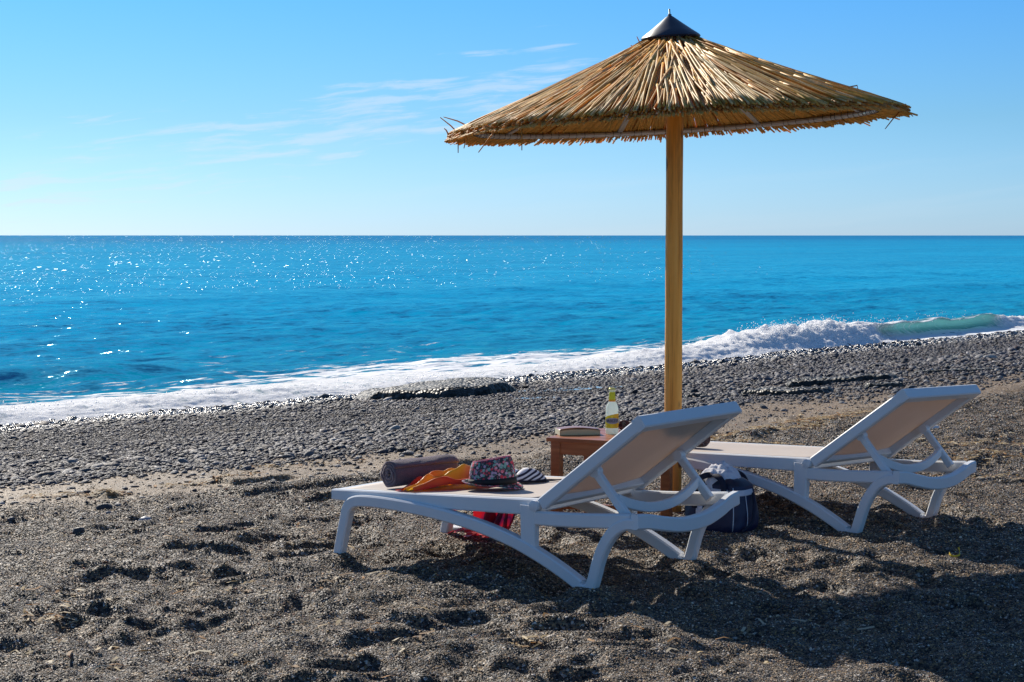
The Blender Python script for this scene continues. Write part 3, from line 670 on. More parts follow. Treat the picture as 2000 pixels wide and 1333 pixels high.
# dried seagrass and straw bits
def debris():
    r = np.random.default_rng(33); mb = MB(); pal = [(0.50, 0.36, 0.17), (0.62, 0.49, 0.28), (0.45, 0.22, 0.06), (0.68, 0.58, 0.40), (0.32, 0.18, 0.07)]
    lines_ = [((1.2, 11.3), (2.15, 12.1), 330, .10), ((1.9, 12.3), (2.6, 12.9), 240, .14), ((1.05, 11.1), (1.8, 11.0), 180, .06), ((2.0, 11.0), (3.4, 11.2), 90, .25), ((2.4, 10.2), (3.5, 10.5), 200, .12), ((2.6, 10.7), (3.6, 11.2), 160, .14),
              ((-0.7, 9.35), (0.25, 9.55), 210, .10), ((0.2, 9.1), (0.5, 9.2), 90, .08), ((-2.5, 9.0), (-2.0, 9.1), 110, .05), ((-1.9, 9.35), (-1.4, 9.6), 70, .06), ((-1.6, 10.2), (-0.9, 10.5), 50, .1), ((2.3, 9.3), (3.2, 9.5), 90, .15),
              ((-2.4, 7.6), (1.6, 8.4), 70, .6), ((-1.5, 5.3), (1.0, 5.7), 90, .5), ((-1.9, 6.3), (-0.5, 6.6), 60, .25), ((-1.65, 5.9), (-1.5, 5.95), 24, .05), ((0.0, 5.55), (0.1, 5.58), 16, .04)]
    C_ = []; S_ = []
    for a, b, n, w in lines_:
        for i in range(n):
            k = r.random(); C_.append((a[0] + (b[0] - a[0]) * k + r.normal(0, w * 0.5), a[1] + (b[1] - a[1]) * k + r.normal(0, w * 0.5)))
    C_ = np.array(C_); Zt = terrain(C_[:, 0], C_[:, 1])
    for (x, y), z in zip(C_, Zt):
        L = r.uniform(0.008, 0.035); w = r.uniform(0.0015, 0.006); th = r.uniform(0, 6.28); cz = r.uniform(0.002, 0.010)
        c, s = math.cos(th), math.sin(th); bend = r.normal(0, 0.3) * L; lift = r.uniform(0, 0.010)
        pts = [(-L, 0, 0), (0, bend, lift), (L, 0, r.uniform(0, 0.008))]; vs = []
        for (px, py, pz) in pts:
            for k in (-1, 1):
                lx, ly = px, py + k * w; vs.append((x + lx * c - ly * s, y + lx * s + ly * c, z + cz + pz + k * r.uniform(0, 0.002)))
        mb.add(vs, [(0, 2, 3, 1), (2, 4, 5, 3)], pal[r.integers(0, 5)])
    def fn(t, b, out):
        c = t.node('ShaderNodeAttribute', {'attribute_name': 'Col'}).outputs['Color']
        t.l.new(c, b.inputs['Base Color']); b.inputs['Roughness'].default_value = 0.7
        tr = t.node('ShaderNodeBsdfTranslucent', None, Color=c); m = t.node('ShaderNodeMixShader', None, i0=0.35, i1=b.outputs[0], i2=tr.outputs[0]); t.l.new(m.outputs[0], out.inputs['Surface'])
    tag(mb.build('dried_seagrass', material('dried_seagrass', fn)), 'tan flakes of dried seagrass and straw strewn over the sand', 'seagrass', kind='stuff')
debris()

# ------------------------------------------------------------------ straw parasol
def reed_fn(t, b, out):
    c = t.node('ShaderNodeAttribute', {'attribute_name': 'Col'}).outputs['Color']
    p = t.node('ShaderNodeTexCoord').outputs['Object']
    n = t.noise(p, 60, 3, 0.6)
    c = t.mix(1.0, c, t.ramp(n, [(0.3, (0.78, 0.75, 0.70)), (0.7, (1.15, 1.13, 1.08))]), 'MULTIPLY')
    t.l.new(c, b.inputs['Base Color']); b.inputs['Roughness'].default_value = 0.5; b.inputs['Specular IOR Level'].default_value = 0.75; b.inputs['Specular Tint'].default_value = (1.0, 0.86, 0.62, 1)
    tr = t.node('ShaderNodeBsdfTranslucent', None, Color=t.mix(1.0, c, (1.0, 0.80, 0.42), 'MULTIPLY'))
    m = t.node('ShaderNodeMixShader', None, i0=0.40, i1=b.outputs[0], i2=tr.outputs[0]); t.l.new(m.outputs[0], out.inputs['Surface'])
M_reed = material('dry_reed', reed_fn)
REED_PAL = [(0.98, 0.65, 0.20), (0.98, 0.74, 0.30), (0.95, 0.54, 0.10), (0.90, 0.42, 0.05), (0.80, 0.52, 0.18), (0.96, 0.58, 0.10), (0.66, 0.34, 0.06), (0.98, 0.80, 0.42)]
RIM_R, RIM_Z = 1.044, 1.832; TILT = Matrix.Translation((0, 0, 1.84)) @ Matrix.Rotation(R(-3.2), 4, 'Y') @ Matrix.Rotation(R(0.4), 4, 'X') @ Matrix.Translation((0, 0, -1.84))
def cone_z(r):      # upper surface of the thatch
    return RIM_Z + 0.405 * (RIM_R - r) - 0.010 * math.sin(math.pi * max(0.0, min(1.0, (r - 0.1) / 0.98)))
def reed_path(th, r0, r1, lift, skew, rr, seg=6):
    pts = []; bend = rr.normal(0, 0.006)
    for k in range(seg + 1):
        f = k / seg; r = r0 + (r1 - r0) * f
        tang = skew * (f - 0.5) * (r1 - r0) + bend * math.sin(math.pi * f)
        x = r * math.cos(th) - tang * math.sin(th); y = r * math.sin(th) + tang * math.cos(th)
        pts.append((x, y, cone_z(min(r, RIM_R)) - 0.40 * max(0, r - RIM_R) + lift + 0.003 * math.sin(6.3 * f + th * 7)))
    return pts
def reed_radii(rr, seg, rad):
    out = []
    for k in range(seg + 1): out.append(rad * (1.0 - 0.25 * k / seg) * (1.12 if k in (2, 4) else 1.0))
    return out
def make_parasol():
    root = empty('straw_parasol', POLE)
    tag(root, 'thatched reed beach parasol on a round wooden post between the loungers', 'parasol')
    rr = np.random.default_rng(17)
    # post
    mb = MB(); prof = [(0.0415, -0.35), (0.0415, 0.0), (0.0410, 0.5), (0.0400, 1.2), (0.0395, 2.05), (0.0, 2.06)]
    prof2 = []
    for i in range(len(prof) - 2):
        for k in range(8):
            f = k / 8; prof2.append((prof[i][0] * (1 - f) + prof[i + 1][0] * f + 0.0006 * math.sin(9 * (i + f)), prof[i][1] * (1 - f) + prof[i + 1][1] * f))
    mb.lathe(prof2 + prof[-2:], 32)
    def wood(t, b, out):
        p = t.node('ShaderNodeTexCoord').outputs['Object']
        g = t.noise(t.scale(p, (45, 45, 1.3)), 1.0, 6, 0.7); w = t.noise(t.scale(p, (10, 10, 1.4)), 1.0, 4, 0.6)
        c = t.ramp(g, [(0.30, (0.52, 0.19, 0.025)), (0.48, (0.90, 0.385, 0.055)), (0.70, (0.96, 0.49, 0.10))])
        c = t.mix(t.math('MULTIPLY', t.step(w, 0.50, 0.66), 0.75), c, (0.45, 0.20, 0.045))
        kn = t.node('ShaderNodeTexVoronoi', None, Vector=t.scale(p, (1, 1, 0.5)), Scale=9.0, Randomness=1.0).outputs['Distance']
        c = t.mix(t.step(kn, 0.20, 0.11), c, (0.17, 0.055, 0.015))
        ck = t.step(t.noise(t.scale(p, (55, 55, 1.1)), 1.0, 2), 0.70, 0.76); c = t.mix(t.math('MULTIPLY', ck, 0.75), c, (0.07, 0.035, 0.012))
        t.l.new(c, b.inputs['Base Color']); b.inputs['Roughness'].default_value = 0.5; b.inputs['Specular IOR Level'].default_value = 0.35
        t.l.new(t.bump(g, 0.3, 0.004), b.inputs['Normal'])
    mb.build('post', material('post_wood', wood), root)
    # metal frame under the thatch
    M_grey = plain('frame_metal', (0.50, 0.50, 0.52), 0.45, metal=0.2, nscale=20)
    hr = 0.925; mb = MB(); pts = []
    ring = [(hr * math.cos(2 * math.pi * k / 72), hr * math.sin(2 * math.pi * k / 72), cone_z(hr) - 0.050) for k in range(73)]
    mb.tube([TILT @ Vector(p) for p in ring], 0.0125, 8, caps=False); mb.build('rim_hoop', M_grey, root)
    for k in range(8):
        a = 2 * math.pi * (k + 0.28) / 8; mb = MB()
        A = TILT @ Vector((0.05 * math.cos(a), 0.05 * math.sin(a), cone_z(0.05) - 0.048)); B = TILT @ Vector((0.94 * math.cos(a), 0.94 * math.sin(a), cone_z(0.94) - 0.041))
        mb.beam([A.lerp(B, i / 4) for i in range(5)], 0.006, 0.014, (-math.sin(a), math.cos(a), 0), 0.002); mb.build('rib', M_grey, root)
    mb = MB(); mb.lathe([(0.052, 1.98), (0.052, 2.16), (0.0, 2.17)], 24); mb.build('hub', M_grey, root)
    mb = MB()
    for k in range(110):
        a = 2 * math.pi * (k + rr.uniform(-.3, .3)) / 110; c = Vector((hr * math.cos(a), hr * math.sin(a), cone_z(hr) - 0.050)); e = Vector((math.cos(a), math.sin(a), 0)); pts = []
        for j in range(9):
            q = 2 * math.pi * j / 8; pts.append(TILT @ (c + e * (0.0145 * math.cos(q)) + Vector((0, 0, 0.0145 * math.sin(q) + (0.012 if 1 <= j <= 3 else 0)))))
        mb.tube(pts, 0.0013, 4, caps=False)
    o = mb.build('binding_wire', plain('binding_wire', (0.05, 0.045, 0.04), 0.6), root); o['kind'] = 'stuff'
    # the reeds: all in one mass except the ones on top that face the camera, which are parts of their own
    specs = []
    for layer, (n, l0, l1) in enumerate(((330, -0.031, -0.028), (420, -0.025, -0.019), (520, -0.019, -0.009), (950, -0.009, 0.0))):
        for i in range(n):
            u = rr.random(); r0 = 0.085 + (0.86 - 0.085) * u
            th = rr.uniform(0, 2 * math.pi); r1 = RIM_R + rr.normal(0.0, 0.012) - 0.012 * (3 - layer)
            if layer == 3 and rr.random() < 0.32: r1 = min(RIM_R, r0 + rr.uniform(0.28, 0.6))
            if layer == 0: r1 = RIM_R + rr.normal(0.012, 0.014)
            specs.append((th, r0, r1, rr.uniform(l0, l1), rr.normal(0, 0.035 if layer < 3 else 0.05), rr.uniform(0.0042, 0.0066) * (1.1 if layer == 3 else 1.0), layer))
    # even fill so no gap opens near the rim
    for i in range(560):
        specs.append((2 * math.pi * (i + rr.uniform(-.4, .4)) / 560, rr.uniform(0.35, 0.8), RIM_R + rr.normal(0.0, 0.012), rr.uniform(-0.025, -0.012), rr.normal(0, 0.02), 0.0062, 1))
        specs.append((2 * math.pi * (i + rr.uniform(-.4, .4)) / 560, rr.uniform(0.10, 0.7), RIM_R + rr.normal(0.005, 0.012), -0.031 + rr.uniform(-.002, .002), rr.normal(0, 0.02), 0.0062, 0))
    def color(layer):
        c = np.array(REED_PAL[rr.integers(0, len(REED_PAL))]) * rr.uniform(0.75, 1.12)
        if layer in (1, 2): c = c * np.array((0.95, 0.82, 0.85))
        if layer < 1: c = np.array((0.95, 0.60, 0.16)) * rr.uniform(0.75, 1.05)  # underside reeds: golden light bounced up from below is put into their colour
        return tuple(np.clip(c, 0, 1))
    facing = [i for i, s in enumerate(specs) if s[6] == 3 and math.cos(s[0] + math.pi / 2 - 0.06) > 0.15]
    facing.sort(key=lambda i: -(specs[i][2] - specs[i][1]) * (0.3 + math.cos(specs[i][0] + math.pi / 2))); single = set(facing[:290])
    mass = MB()
    for i, (th, r0, r1, lift, skew, rad, layer) in enumerate(specs):
        path = [TILT @ Vector(p) for p in reed_path(th, r0, r1, lift, skew, rr)]; c = color(layer)
        if i in single:
            m1 = MB(); o0 = path[0]; m1.tube([p - o0 for p in path], reed_radii(rr, 6, rad), 6, c); o = m1.build('reed', M_reed, root); o.location = o0
        else: mass.tube(path, reed_radii(rr, 6, rad), 5, c)
    # ragged ends and stray stalks
    for i in range(420):
        th = rr.uniform(0, 6.283); r0 = RIM_R + rr.uniform(-0.05, 0.0); L = rr.uniform(0.012, 0.036); a = th + rr.normal(0, 0.5)
        p = Vector((r0 * math.cos(th), r0 * math.sin(th), cone_z(r0) + rr.uniform(-0.034, -0.003))); q = p + Vector((L * math.cos(a), L * math.sin(a), rr.uniform(-0.016, 0.004)))
        mass.tube([TILT @ p, TILT @ q], [0.003, 0.0016], 4, tuple(np.array(color(2)) * np.array((0.72, 0.58, 0.6))))
    o = mass.build('thatch', M_reed, root); o['kind'] = 'stuff'
    stray = [(-2.95, 1.02, (0.0, 0.0, -0.10)), (-2.72, 1.04, (-0.02, -0.01, -0.085)), (-2.45, 1.04, (-0.10, 0.0, -0.12)), (-2.33, 1.04, (0.0, -0.01, -0.12)), (-0.22, 1.04, (-0.09, -0.02, -0.10)), (-0.5, 1.05, (0.07, 0.0, -0.05)),
             (2.9, 1.03, (-0.10, 0, 0.09)), (3.05, 0.95, (-0.13, 0, 0.05)), (2.75, 0.7, (-0.02, 0.0, 0.055)), (2.6, 0.45, (0.09, 0, 0.07)), (0.35, 0.66, (0.16, 0, 0.02)), (2.2, 0.2, (-0.06, 0, 0.04)), (2.3, 0.18, (0.02, 0, 0.06)), (2.25, 0.19, (-0.03, 0, 0.075)), (0.6, 0.35, (0.05, 0, -0.005)), (3.3, 1.06, (-0.02, 0, 0.03)), (-1.9, 1.05, (-.02, -.01, -.07)), (-1.2, 1.05, (.02, -.02, -.06))]
    for th, r0, d in stray:
        mb = MB(); p = Vector((r0 * math.cos(th), r0 * math.sin(th), cone_z(r0) - 0.01)); d = Vector(d); A = TILT @ p
        mb.tube([Vector((0, 0, 0)), d * 0.5 + Vector((0, 0, 0.006)), d], [0.0036, 0.0032, 0.002], 5, tuple(np.array(REED_PAL[3]) * 0.7)); o = mb.build('stray_reed', M_reed, root); o.location = A
    A = TILT @ Vector((0.66 * math.cos(0.3), 0.66 * math.sin(0.3), cone_z(0.66) + 0.0)); mb = MB()
    mb.tube([(0, 0, 0), (0.14, 0, 0.025), (0.155, 0, -0.045)], 0.0034, 5, (0.30, 0.20, 0.10)); o = mb.build('stray_reed', M_reed, root); o.location = A + Vector((0.12, 0, -0.03))
    # cap
    mb = MB(); prof = [(0.134, 2.205), (0.138, 2.212), (0.132, 2.220), (0.10, 2.243), (0.06, 2.273), (0.02, 2.304), (0.008, 2.312), (0.0, 2.313)]
    mb.lathe(prof, 40); mb.v = [tuple(TILT @ (Vector(v) + Vector((0, 0, 0.002)))) for v in mb.v]
    def capm(t, b, out):
        p = t.node('ShaderNodeTexCoord').outputs['Object']; n = t.noise(p, 26, 5, 0.65)
        c = t.mix(t.step(n, 0.55, 0.75), (0.022, 0.026, 0.045), (0.11, 0.11, 0.13)); t.l.new(c, b.inputs['Base Color']); b.inputs['Roughness'].default_value = 0.36
    cap = mb.build('cap', material('cap_plastic', capm), root, auto=35)
    mb = MB(); mb.lathe([(0.009, 2.306), (0.009, 2.318), (0.004, 2.320), (0.0038, 2.342), (0.0, 2.343)], 12); mb.v = [tuple(TILT @ (Vector(v) + Vector((0, 0, 0.002)))) for v in mb.v]
    mb.build('bolt', plain('bolt_metal', (0.12, 0.15, 0.17), 0.4, metal=0.6), cap)
make_parasol()

# ------------------------------------------------------------------ sun loungers
M_white = plain('white_resin', (0.76, 0.77, 0.78), 0.38, 0.5, vary=0.03, nscale=6, bump=0.05, bscale=120)
def sling_fn(t, b, out):
    p = t.node('ShaderNodeTexCoord').outputs['Object']
    wv = t.math('MULTIPLY', t.math('SINE', t.math('MULTIPLY', t.node('ShaderNodeSeparateXYZ', None, Vector=p).outputs[0], 1400.0)), t.math('SINE', t.math('MULTIPLY', t.node('ShaderNodeSeparateXYZ', None, Vector=p).outputs[1], 1400.0)))
    c = t.mix(t.math('MULTIPLY', t.math('ADD', wv, 1.0), 0.5), (0.68, 0.60, 0.53), (0.82, 0.74, 0.67))
    c = t.mix(1.0, c, t.ramp(t.noise(p, 5, 3), [(0.3, (0.95, 0.95, 0.95)), (0.7, (1.04, 1.04, 1.04))]), 'MULTIPLY')
    t.l.new(c, b.inputs['Base Color']); b.inputs['Roughness'].default_value = 0.6; b.inputs['Specular IOR Level'].default_value = 0.3
    tr = t.node('ShaderNodeBsdfTranslucent', None, Color=(0.58, 0.45, 0.36, 1)); m = t.node('ShaderNodeMixShader', None, i0=0.30, i1=b.outputs[0], i2=tr.outputs[0]); t.l.new(m.outputs[0], out.inputs['Surface'])
M_sling = material('beige_sling', sling_fn)
LW = 0.70
def seat_z(u): return 0.264 + 0.046 * u
def make_lounger():
    root = empty('sun_lounger')
    Yv = (0, 1, 0)
    for side, w, sg in ((0, 0.0, -1), (1, LW, 1)):
        # side rail of the seat
        mb = MB(); pts = [(u, w - sg * 0.020, seat_z(u) - hh) for u, hh in ((-0.023, .022), (0.1, .024), (0.4, .027), (0.7, .030), (1.0, .032))]
        mb.beam(smoothpath(pts, 4), [0.0215] * 1 + [0.022 + 0.010 * i / 16 for i in range(16)], 0.017, Yv, 0.005); mb.build('seat_rail', M_white, root, auto=30)
        # front leg running on as a long curved strut to the rear foot
        mb = MB(); path = smoothpath([(0.018, w, -0.012), (0.036, w, 0.06), (0.055, w, 0.135), (0.072, w, 0.192), (0.105, w, 0.222), (0.17, w, 0.232), (0.32, w, 0.231), (0.50, w, 0.219), (0.70, w, 0.192), (0.88, w, 0.150), (1.02, w, 0.100), (1.13, w, 0.050), (1.205, w, 0.010)], 5)
        hw = [0.021 + 0.0025 * min(1, i / 20) for i in range(len(path))]
        mb.beam(path, hw, 0.021, Yv, 0.006); mb.build('leg_strut', M_white, root, auto=30)
        # rear leg
        mb = MB(); path = smoothpath([(1.196, w + sg * 0.002, 0.006), (1.222, w + sg * 0.002, -0.004), (1.25, w + sg * 0.002, 0.010), (1.266, w + sg * 0.002, 0.055), (1.284, w + sg * 0.002, 0.115), (1.312, w + sg * 0.002, 0.175), (1.352, w + sg * 0.002, 0.226), (1.398, w + sg * 0.002, 0.252), (1.442, w + sg * 0.002, 0.258)], 5)
        mb.beam(path, 0.0212, 0.0205, Yv, 0.006); mb.build('rear_leg', M_white, root, auto=30)
        # post under the hinge and the back rail
        mb = MB(); mb.beam([(0.968, w - sg * 0.004, 0.112), (0.968, w - sg * 0.004, 0.16), (0.968, w - sg * 0.004, 0.285)], [0.034, 0.032, 0.036], 0.018, Yv, 0.005); mb.build('hinge_post', M_white, root, auto=30)
        mb = MB(); mb.beam(smoothpath([(0.975, w - sg * 0.006, 0.240), (1.1, w - sg * 0.006, 0.243), (1.25, w - sg * 0.006, 0.252), (1.42, w - sg * 0.006, 0.266)], 4), 0.0265, 0.0185, Yv, 0.006); mb.build('back_rail', M_white, root, auto=30)
        mb = MB(); n = 20; cyl = [(1.0 + 0.020 * math.cos(2 * math.pi * k / n), 0.287 + 0.020 * math.sin(2 * math.pi * k / n)) for k in range(n)]
        y0, y1 = w - sg * 0.02, w + sg * 0.0205
        mb.add([(x, y0, z) for x, z in cyl] + [(x, y1, z) for x, z in cyl] + [(1.0 + (x - 1.0) * .8, y1 + sg * 0.002, 0.287 + (z - .287) * .8) for x, z in cyl], [(k, (k + 1) % n, n + (k + 1) % n, n + k) for k in range(n)] + [(n + k, n + (k + 1) % n, 2 * n + (k + 1) % n, 2 * n + k) for k in range(n)] + [tuple(range(2 * n, 3 * n)), tuple(range(n))])
        mb.build('hinge_cap', M_white, root, auto=30)
    # cross bars
    mb = MB(); mb.beam([(-0.006, 0.037, seat_z(0) - 0.021), (-0.006, LW / 2, seat_z(0) - 0.021), (-0.006, LW - 0.037, seat_z(0) - 0.021)], 0.019, 0.0165, (1, 0, 0), 0.005); mb.build('foot_bar', M_white, root, auto=30)
    mb = MB(); mb.beam([(0.985, 0.037, 0.276), (0.985, LW / 2, 0.276), (0.985, LW - 0.037, 0.276)], 0.020, 0.016, (1, 0, 0), 0.005); mb.build('cross_bar', M_white, root, auto=30)
    mb = MB(); mb.beam([(0.5, 0.037, 0.252), (0.5, LW / 2, 0.252), (0.5, LW - 0.037, 0.252)], 0.015, 0.015, (1, 0, 0), 0.004); mb.build('cross_bar', M_white, root, auto=30)
    mb = MB(); path = smoothpath([(1.444, -0.0225, 0.268), (1.452, 0.05, 0.262), (1.462, 0.13, 0.246), (1.470, 0.24, 0.228), (1.472, 0.35, 0.222), (1.470, 0.46, 0.228), (1.462, 0.57, 0.246), (1.452, 0.65, 0.262), (1.444, LW + 0.0225, 0.268)], 5)
    mb.beam(path, 0.0275, 0.017, (1, 0, 0), 0.006); mb.build('rear_bar', M_white, root, auto=30)
    # seat sling
    nu, nv = 26, 10; P = np.zeros((nu, nv, 3))
    for i in range(nu):
        for j in range(nv):
            u = 0.012 + (0.985 - 0.012) * i / (nu - 1); w = 0.034 + (LW - 0.068) * j / (nv - 1)
            P[i, j] = (u, w, seat_z(u) - 0.001 - 0.008 * math.sin(math.pi * j / (nv - 1)) * math.sin(math.pi * i / (nu - 1)))
    mb = MB(); mb.grid(P); o = mb.build('seat_fabric', M_sling, root); so = o.modifiers.new('thick', 'SOLIDIFY'); so.thickness = 0.003; so.offset = -1
    # backrest
    A = Vector((1.022, 0, 0.293)); B = Vector((1.459, 0, 0.625)); d = (B - A).normalized(); nrm = Vector((-d.z, 0, d.x))
    for w in (0.012, LW - 0.012):
        mb = MB(); mb.beam([A + Vector((0, w, 0)), A.lerp(B, .5) + Vector((0, w, 0)), B + Vector((0, w, 0))], 0.0235, 0.0185, Yv, 0.005); mb.build('backrest_rail', M_white, root, auto=30)
    mb = MB(); c = B - d * 0.012 + nrm * 0.001; mb.beam([c + Vector((0, -0.0055, 0)), c + Vector((0, LW / 2, 0)), c + Vector((0, LW + 0.0055, 0))], 0.0255, 0.021, d, 0.005); mb.build('backrest_top', M_white, root, auto=30)
    mb = MB(); c = A + d * 0.018; mb.beam([c + Vector((0, 0.031, 0)), c + Vector((0, LW / 2, 0)), c + Vector((0, LW - 0.031, 0))], 0.017, 0.016, d, 0.004); mb.build('backrest_bar', M_white, root, auto=30)
    P = np.zeros((14, nv, 3))
    for i in range(14):
        for j in range(nv):
            q = A.lerp(B, 0.05 + 0.91 * i / 13) + nrm * (0.012 - 0.012 * math.sin(math.pi * j / (nv - 1))); P[i, j] = (q.x, 0.031 + (LW - 0.062) * j / (nv - 1), q.z)
    mb = MB(); mb.grid(P); o = mb.build('backrest_fabric', M_sling, root); so = o.modifiers.new('thick', 'SOLIDIFY'); so.thickness = 0.003; so.offset = -1
    # prop frame holding the backrest up
    pt = A.lerp(B, 0.45) - nrm * 0.020; pb = Vector((1.372, 0, 0.268))
    for w in (0.052, LW - 0.052):
        mb = MB(); mb.beam([Vector((pt.x, w, pt.z)), Vector(((pt.x + pb.x) / 2, w, (pt.z + pb.z) / 2)), Vector((pb.x, w, pb.z))], [0.016, 0.015, 0.017], 0.013, Yv, 0.004); mb.build('prop_arm', M_white, root, auto=30)
        mb = MB(); mb.tube([Vector((pt.x, w - 0.018, pt.z)), Vector((pt.x, w + 0.018, pt.z))], 0.021, 14); mb.build('prop_pivot', M_white, root, auto=30)
    q = pt.lerp(pb, 0.60); mb = MB(); path = smoothpath([(q.x, 0.060, q.z), (q.x + .008, 0.14, q.z - 0.028), (q.x + .014, 0.25, q.z - 0.052), (q.x + .016, 0.35, q.z - 0.058), (q.x + .014, 0.45, q.z - 0.052), (q.x + .008, 0.56, q.z - 0.028), (q.x, LW - 0.060, q.z)], 4)
    mb.beam(path, 0.019, 0.012, (1, 0, 0), 0.004); mb.build('prop_bar', M_white, root, auto=30)
    return root
def copy_tree(o, parent=None):
    c = o.copy(); col.objects.link(c)
    if parent is not None: c.parent = parent
    for ch in list(o.children): copy_tree(ch, c)
    return c
la = make_lounger(); lb = copy_tree(la)
for o, d, lab in ((la, L1, 'white lounger in front, a towel, hat and sarong on its beige seat'), (lb, L2, 'white lounger behind the post, farther right, its beige seat nearly empty')):
    o.location = d['loc']; o.rotation_euler = d['rot']; tag(o, lab, 'lounger', 'white sun loungers under the parasol')
E1, E2 = mat4(L1), mat4(L2)

# ------------------------------------------------------------------ wooden side table
def table_wood(t, b, out):
    p = t.node('ShaderNodeTexCoord').outputs['Object']; g = t.noise(t.scale(p, (4, 40, 40)), 1.0, 5, 0.6)
    c = t.ramp(g, [(0.3, (0.21, 0.058, 0.016)), (0.55, (0.35, 0.105, 0.028)), (0.75, (0.45, 0.16, 0.05))]); t.l.new(c, b.inputs['Base Color'])
    b.inputs['Roughness'].default_value = 0.38; t.l.new(t.bump(g, 0.2, 0.003), b.inputs['Normal'])
M_tab = material('table_wood', table_wood); TH = 0.404
def make_table():
    root = empty('side_table', TABLE['loc'], (0, 0, TABLE['rot'])); tag(root, 'low reddish wooden side table between the two loungers', 'table')
    for k in range(5):
        mb = MB(); mb.box((-0.002, 0.0 + k * 0.091, TH - 0.018), (0.452, 0.0865 + k * 0.091, TH)); mb.build('top_plank', M_tab, root, smooth=False, bevel=0.002)
    mb = MB(); mb.box((0.050, 0.022, TH - 0.075), (0.400, 0.040, TH - 0.0185)); mb.build('apron', M_tab, root, smooth=False, bevel=0.002)
    mb = MB(); mb.box((0.050, 0.412, TH - 0.075), (0.400, 0.430, TH - 0.0185)); mb.build('apron', M_tab, root, smooth=False, bevel=0.002)
    mb = MB(); mb.box((0.020, 0.056, TH - 0.075), (0.038, 0.396, TH - 0.0185)); mb.build('apron', M_tab, root, smooth=False, bevel=0.002)
    mb = MB(); mb.box((0.412, 0.056, TH - 0.075), (0.430, 0.396, TH - 0.0185)); mb.build('apron', M_tab, root, smooth=False, bevel=0.002)
    for x in (0.012, 0.392):
        for y in (0.014, 0.394):
            mb = MB(); mb.beam(smoothpath([(x + 0.023, y + 0.023, TH - 0.0185), (x + 0.023, y + 0.023, 0.30), (x + 0.023, y + 0.021, 0.14), (x + 0.023, y + 0.023, 0.0)], 4), 0.022, 0.0225, (0, 1, 0), 0.003); mb.build('leg', M_tab, root, smooth=False)
    for y in (0.030, 0.41):
        mb = MB(); mb.box((0.058, y, 0.085), (0.392, y + 0.02, 0.115)); mb.build('stretcher', M_tab, root, smooth=False, bevel=0.002)
make_table()
MT = Matrix.Translation(TABLE['loc']) @ Matrix.Rotation(TABLE['rot'], 4, 'Z')

# paperback book
def make_book():
    root = empty('paperback_book', (0.215, 7.865, TH + 0.0005), (0, 0, R(9))); tag(root, 'thick paperback book with curled cover lying on the side table', 'book')
    L, D, n = 0.186, 0.118, 18
    def top(x): return 0.022 + 0.0085 * math.sin(math.pi * min(1, max(0, x / L)) ** 0.9)
    mb = MB(); P = np.zeros((n, 4, 3)); 
    for i in range(n):
        x = 0.002 + (L - 0.004) * i / (n - 1); h = min(0.0265, top(x) - 0.0015)
        P[i] = [(x, 0.003, 0.0015), (x, 0.003, h), (x, D - 0.003, h), (x, D - 0.003, 0.0015)]
    mb.grid(P, close_v=True); mb.f.append((3, 2, 1, 0)); e = (n - 1) * 4; mb.f.append((e, e + 1, e + 2, e + 3))
    def pages(t, b, out):
        z = t.node('ShaderNodeSeparateXYZ', None, Vector=t.node('ShaderNodeTexCoord').outputs['Object']).outputs[2]
        ln = t.noise(t.scale(t.node('ShaderNodeTexCoord').outputs['Object'], (8, 8, 2600)), 1.0, 2); t.l.new(t.mix(ln, (0.55, 0.42, 0.20), (0.80, 0.66, 0.38)), b.inputs['Base Color']); b.inputs['Roughness'].default_value = 0.8
    mb.build('page_block', material('book_pages', pages), root, smooth=False)
    def cover(t, b, out):
        p = t.node('ShaderNodeTexCoord').outputs['Object']; c = t.ramp(t.noise(t.scale(p, (9, 6, 1)), 1.0, 2), [(0.35, (0.30, 0.12, 0.04)), (0.55, (0.20, 0.07, 0.03)), (0.7, (0.40, 0.20, 0.07))])
        t.l.new(c, b.inputs['Base Color']); b.inputs['Roughness'].default_value = 0.3
    M_cov = material('book_cover', cover); mb = MB(); P = np.zeros((n, 2, 3))
    for i in range(n):
        x = L * i / (n - 1); P[i] = [(x, 0.0, top(x)), (x, D, top(x))]
    mb.grid(P); o = mb.build('front_cover', M_cov, root); o.modifiers.new('t', 'SOLIDIFY').thickness = 0.0008
    mb = MB(); mb.box((0, 0, 0), (L, D, 0.001)); mb.build('back_cover', M_cov, root, smooth=False)
    mb = MB(); mb.box((-0.0012, 0, 0), (0.0, D, 0.0225)); mb.build('spine', plain('book_spine', (0.66, 0.58, 0.38), 0.6), root, smooth=False)
make_book()

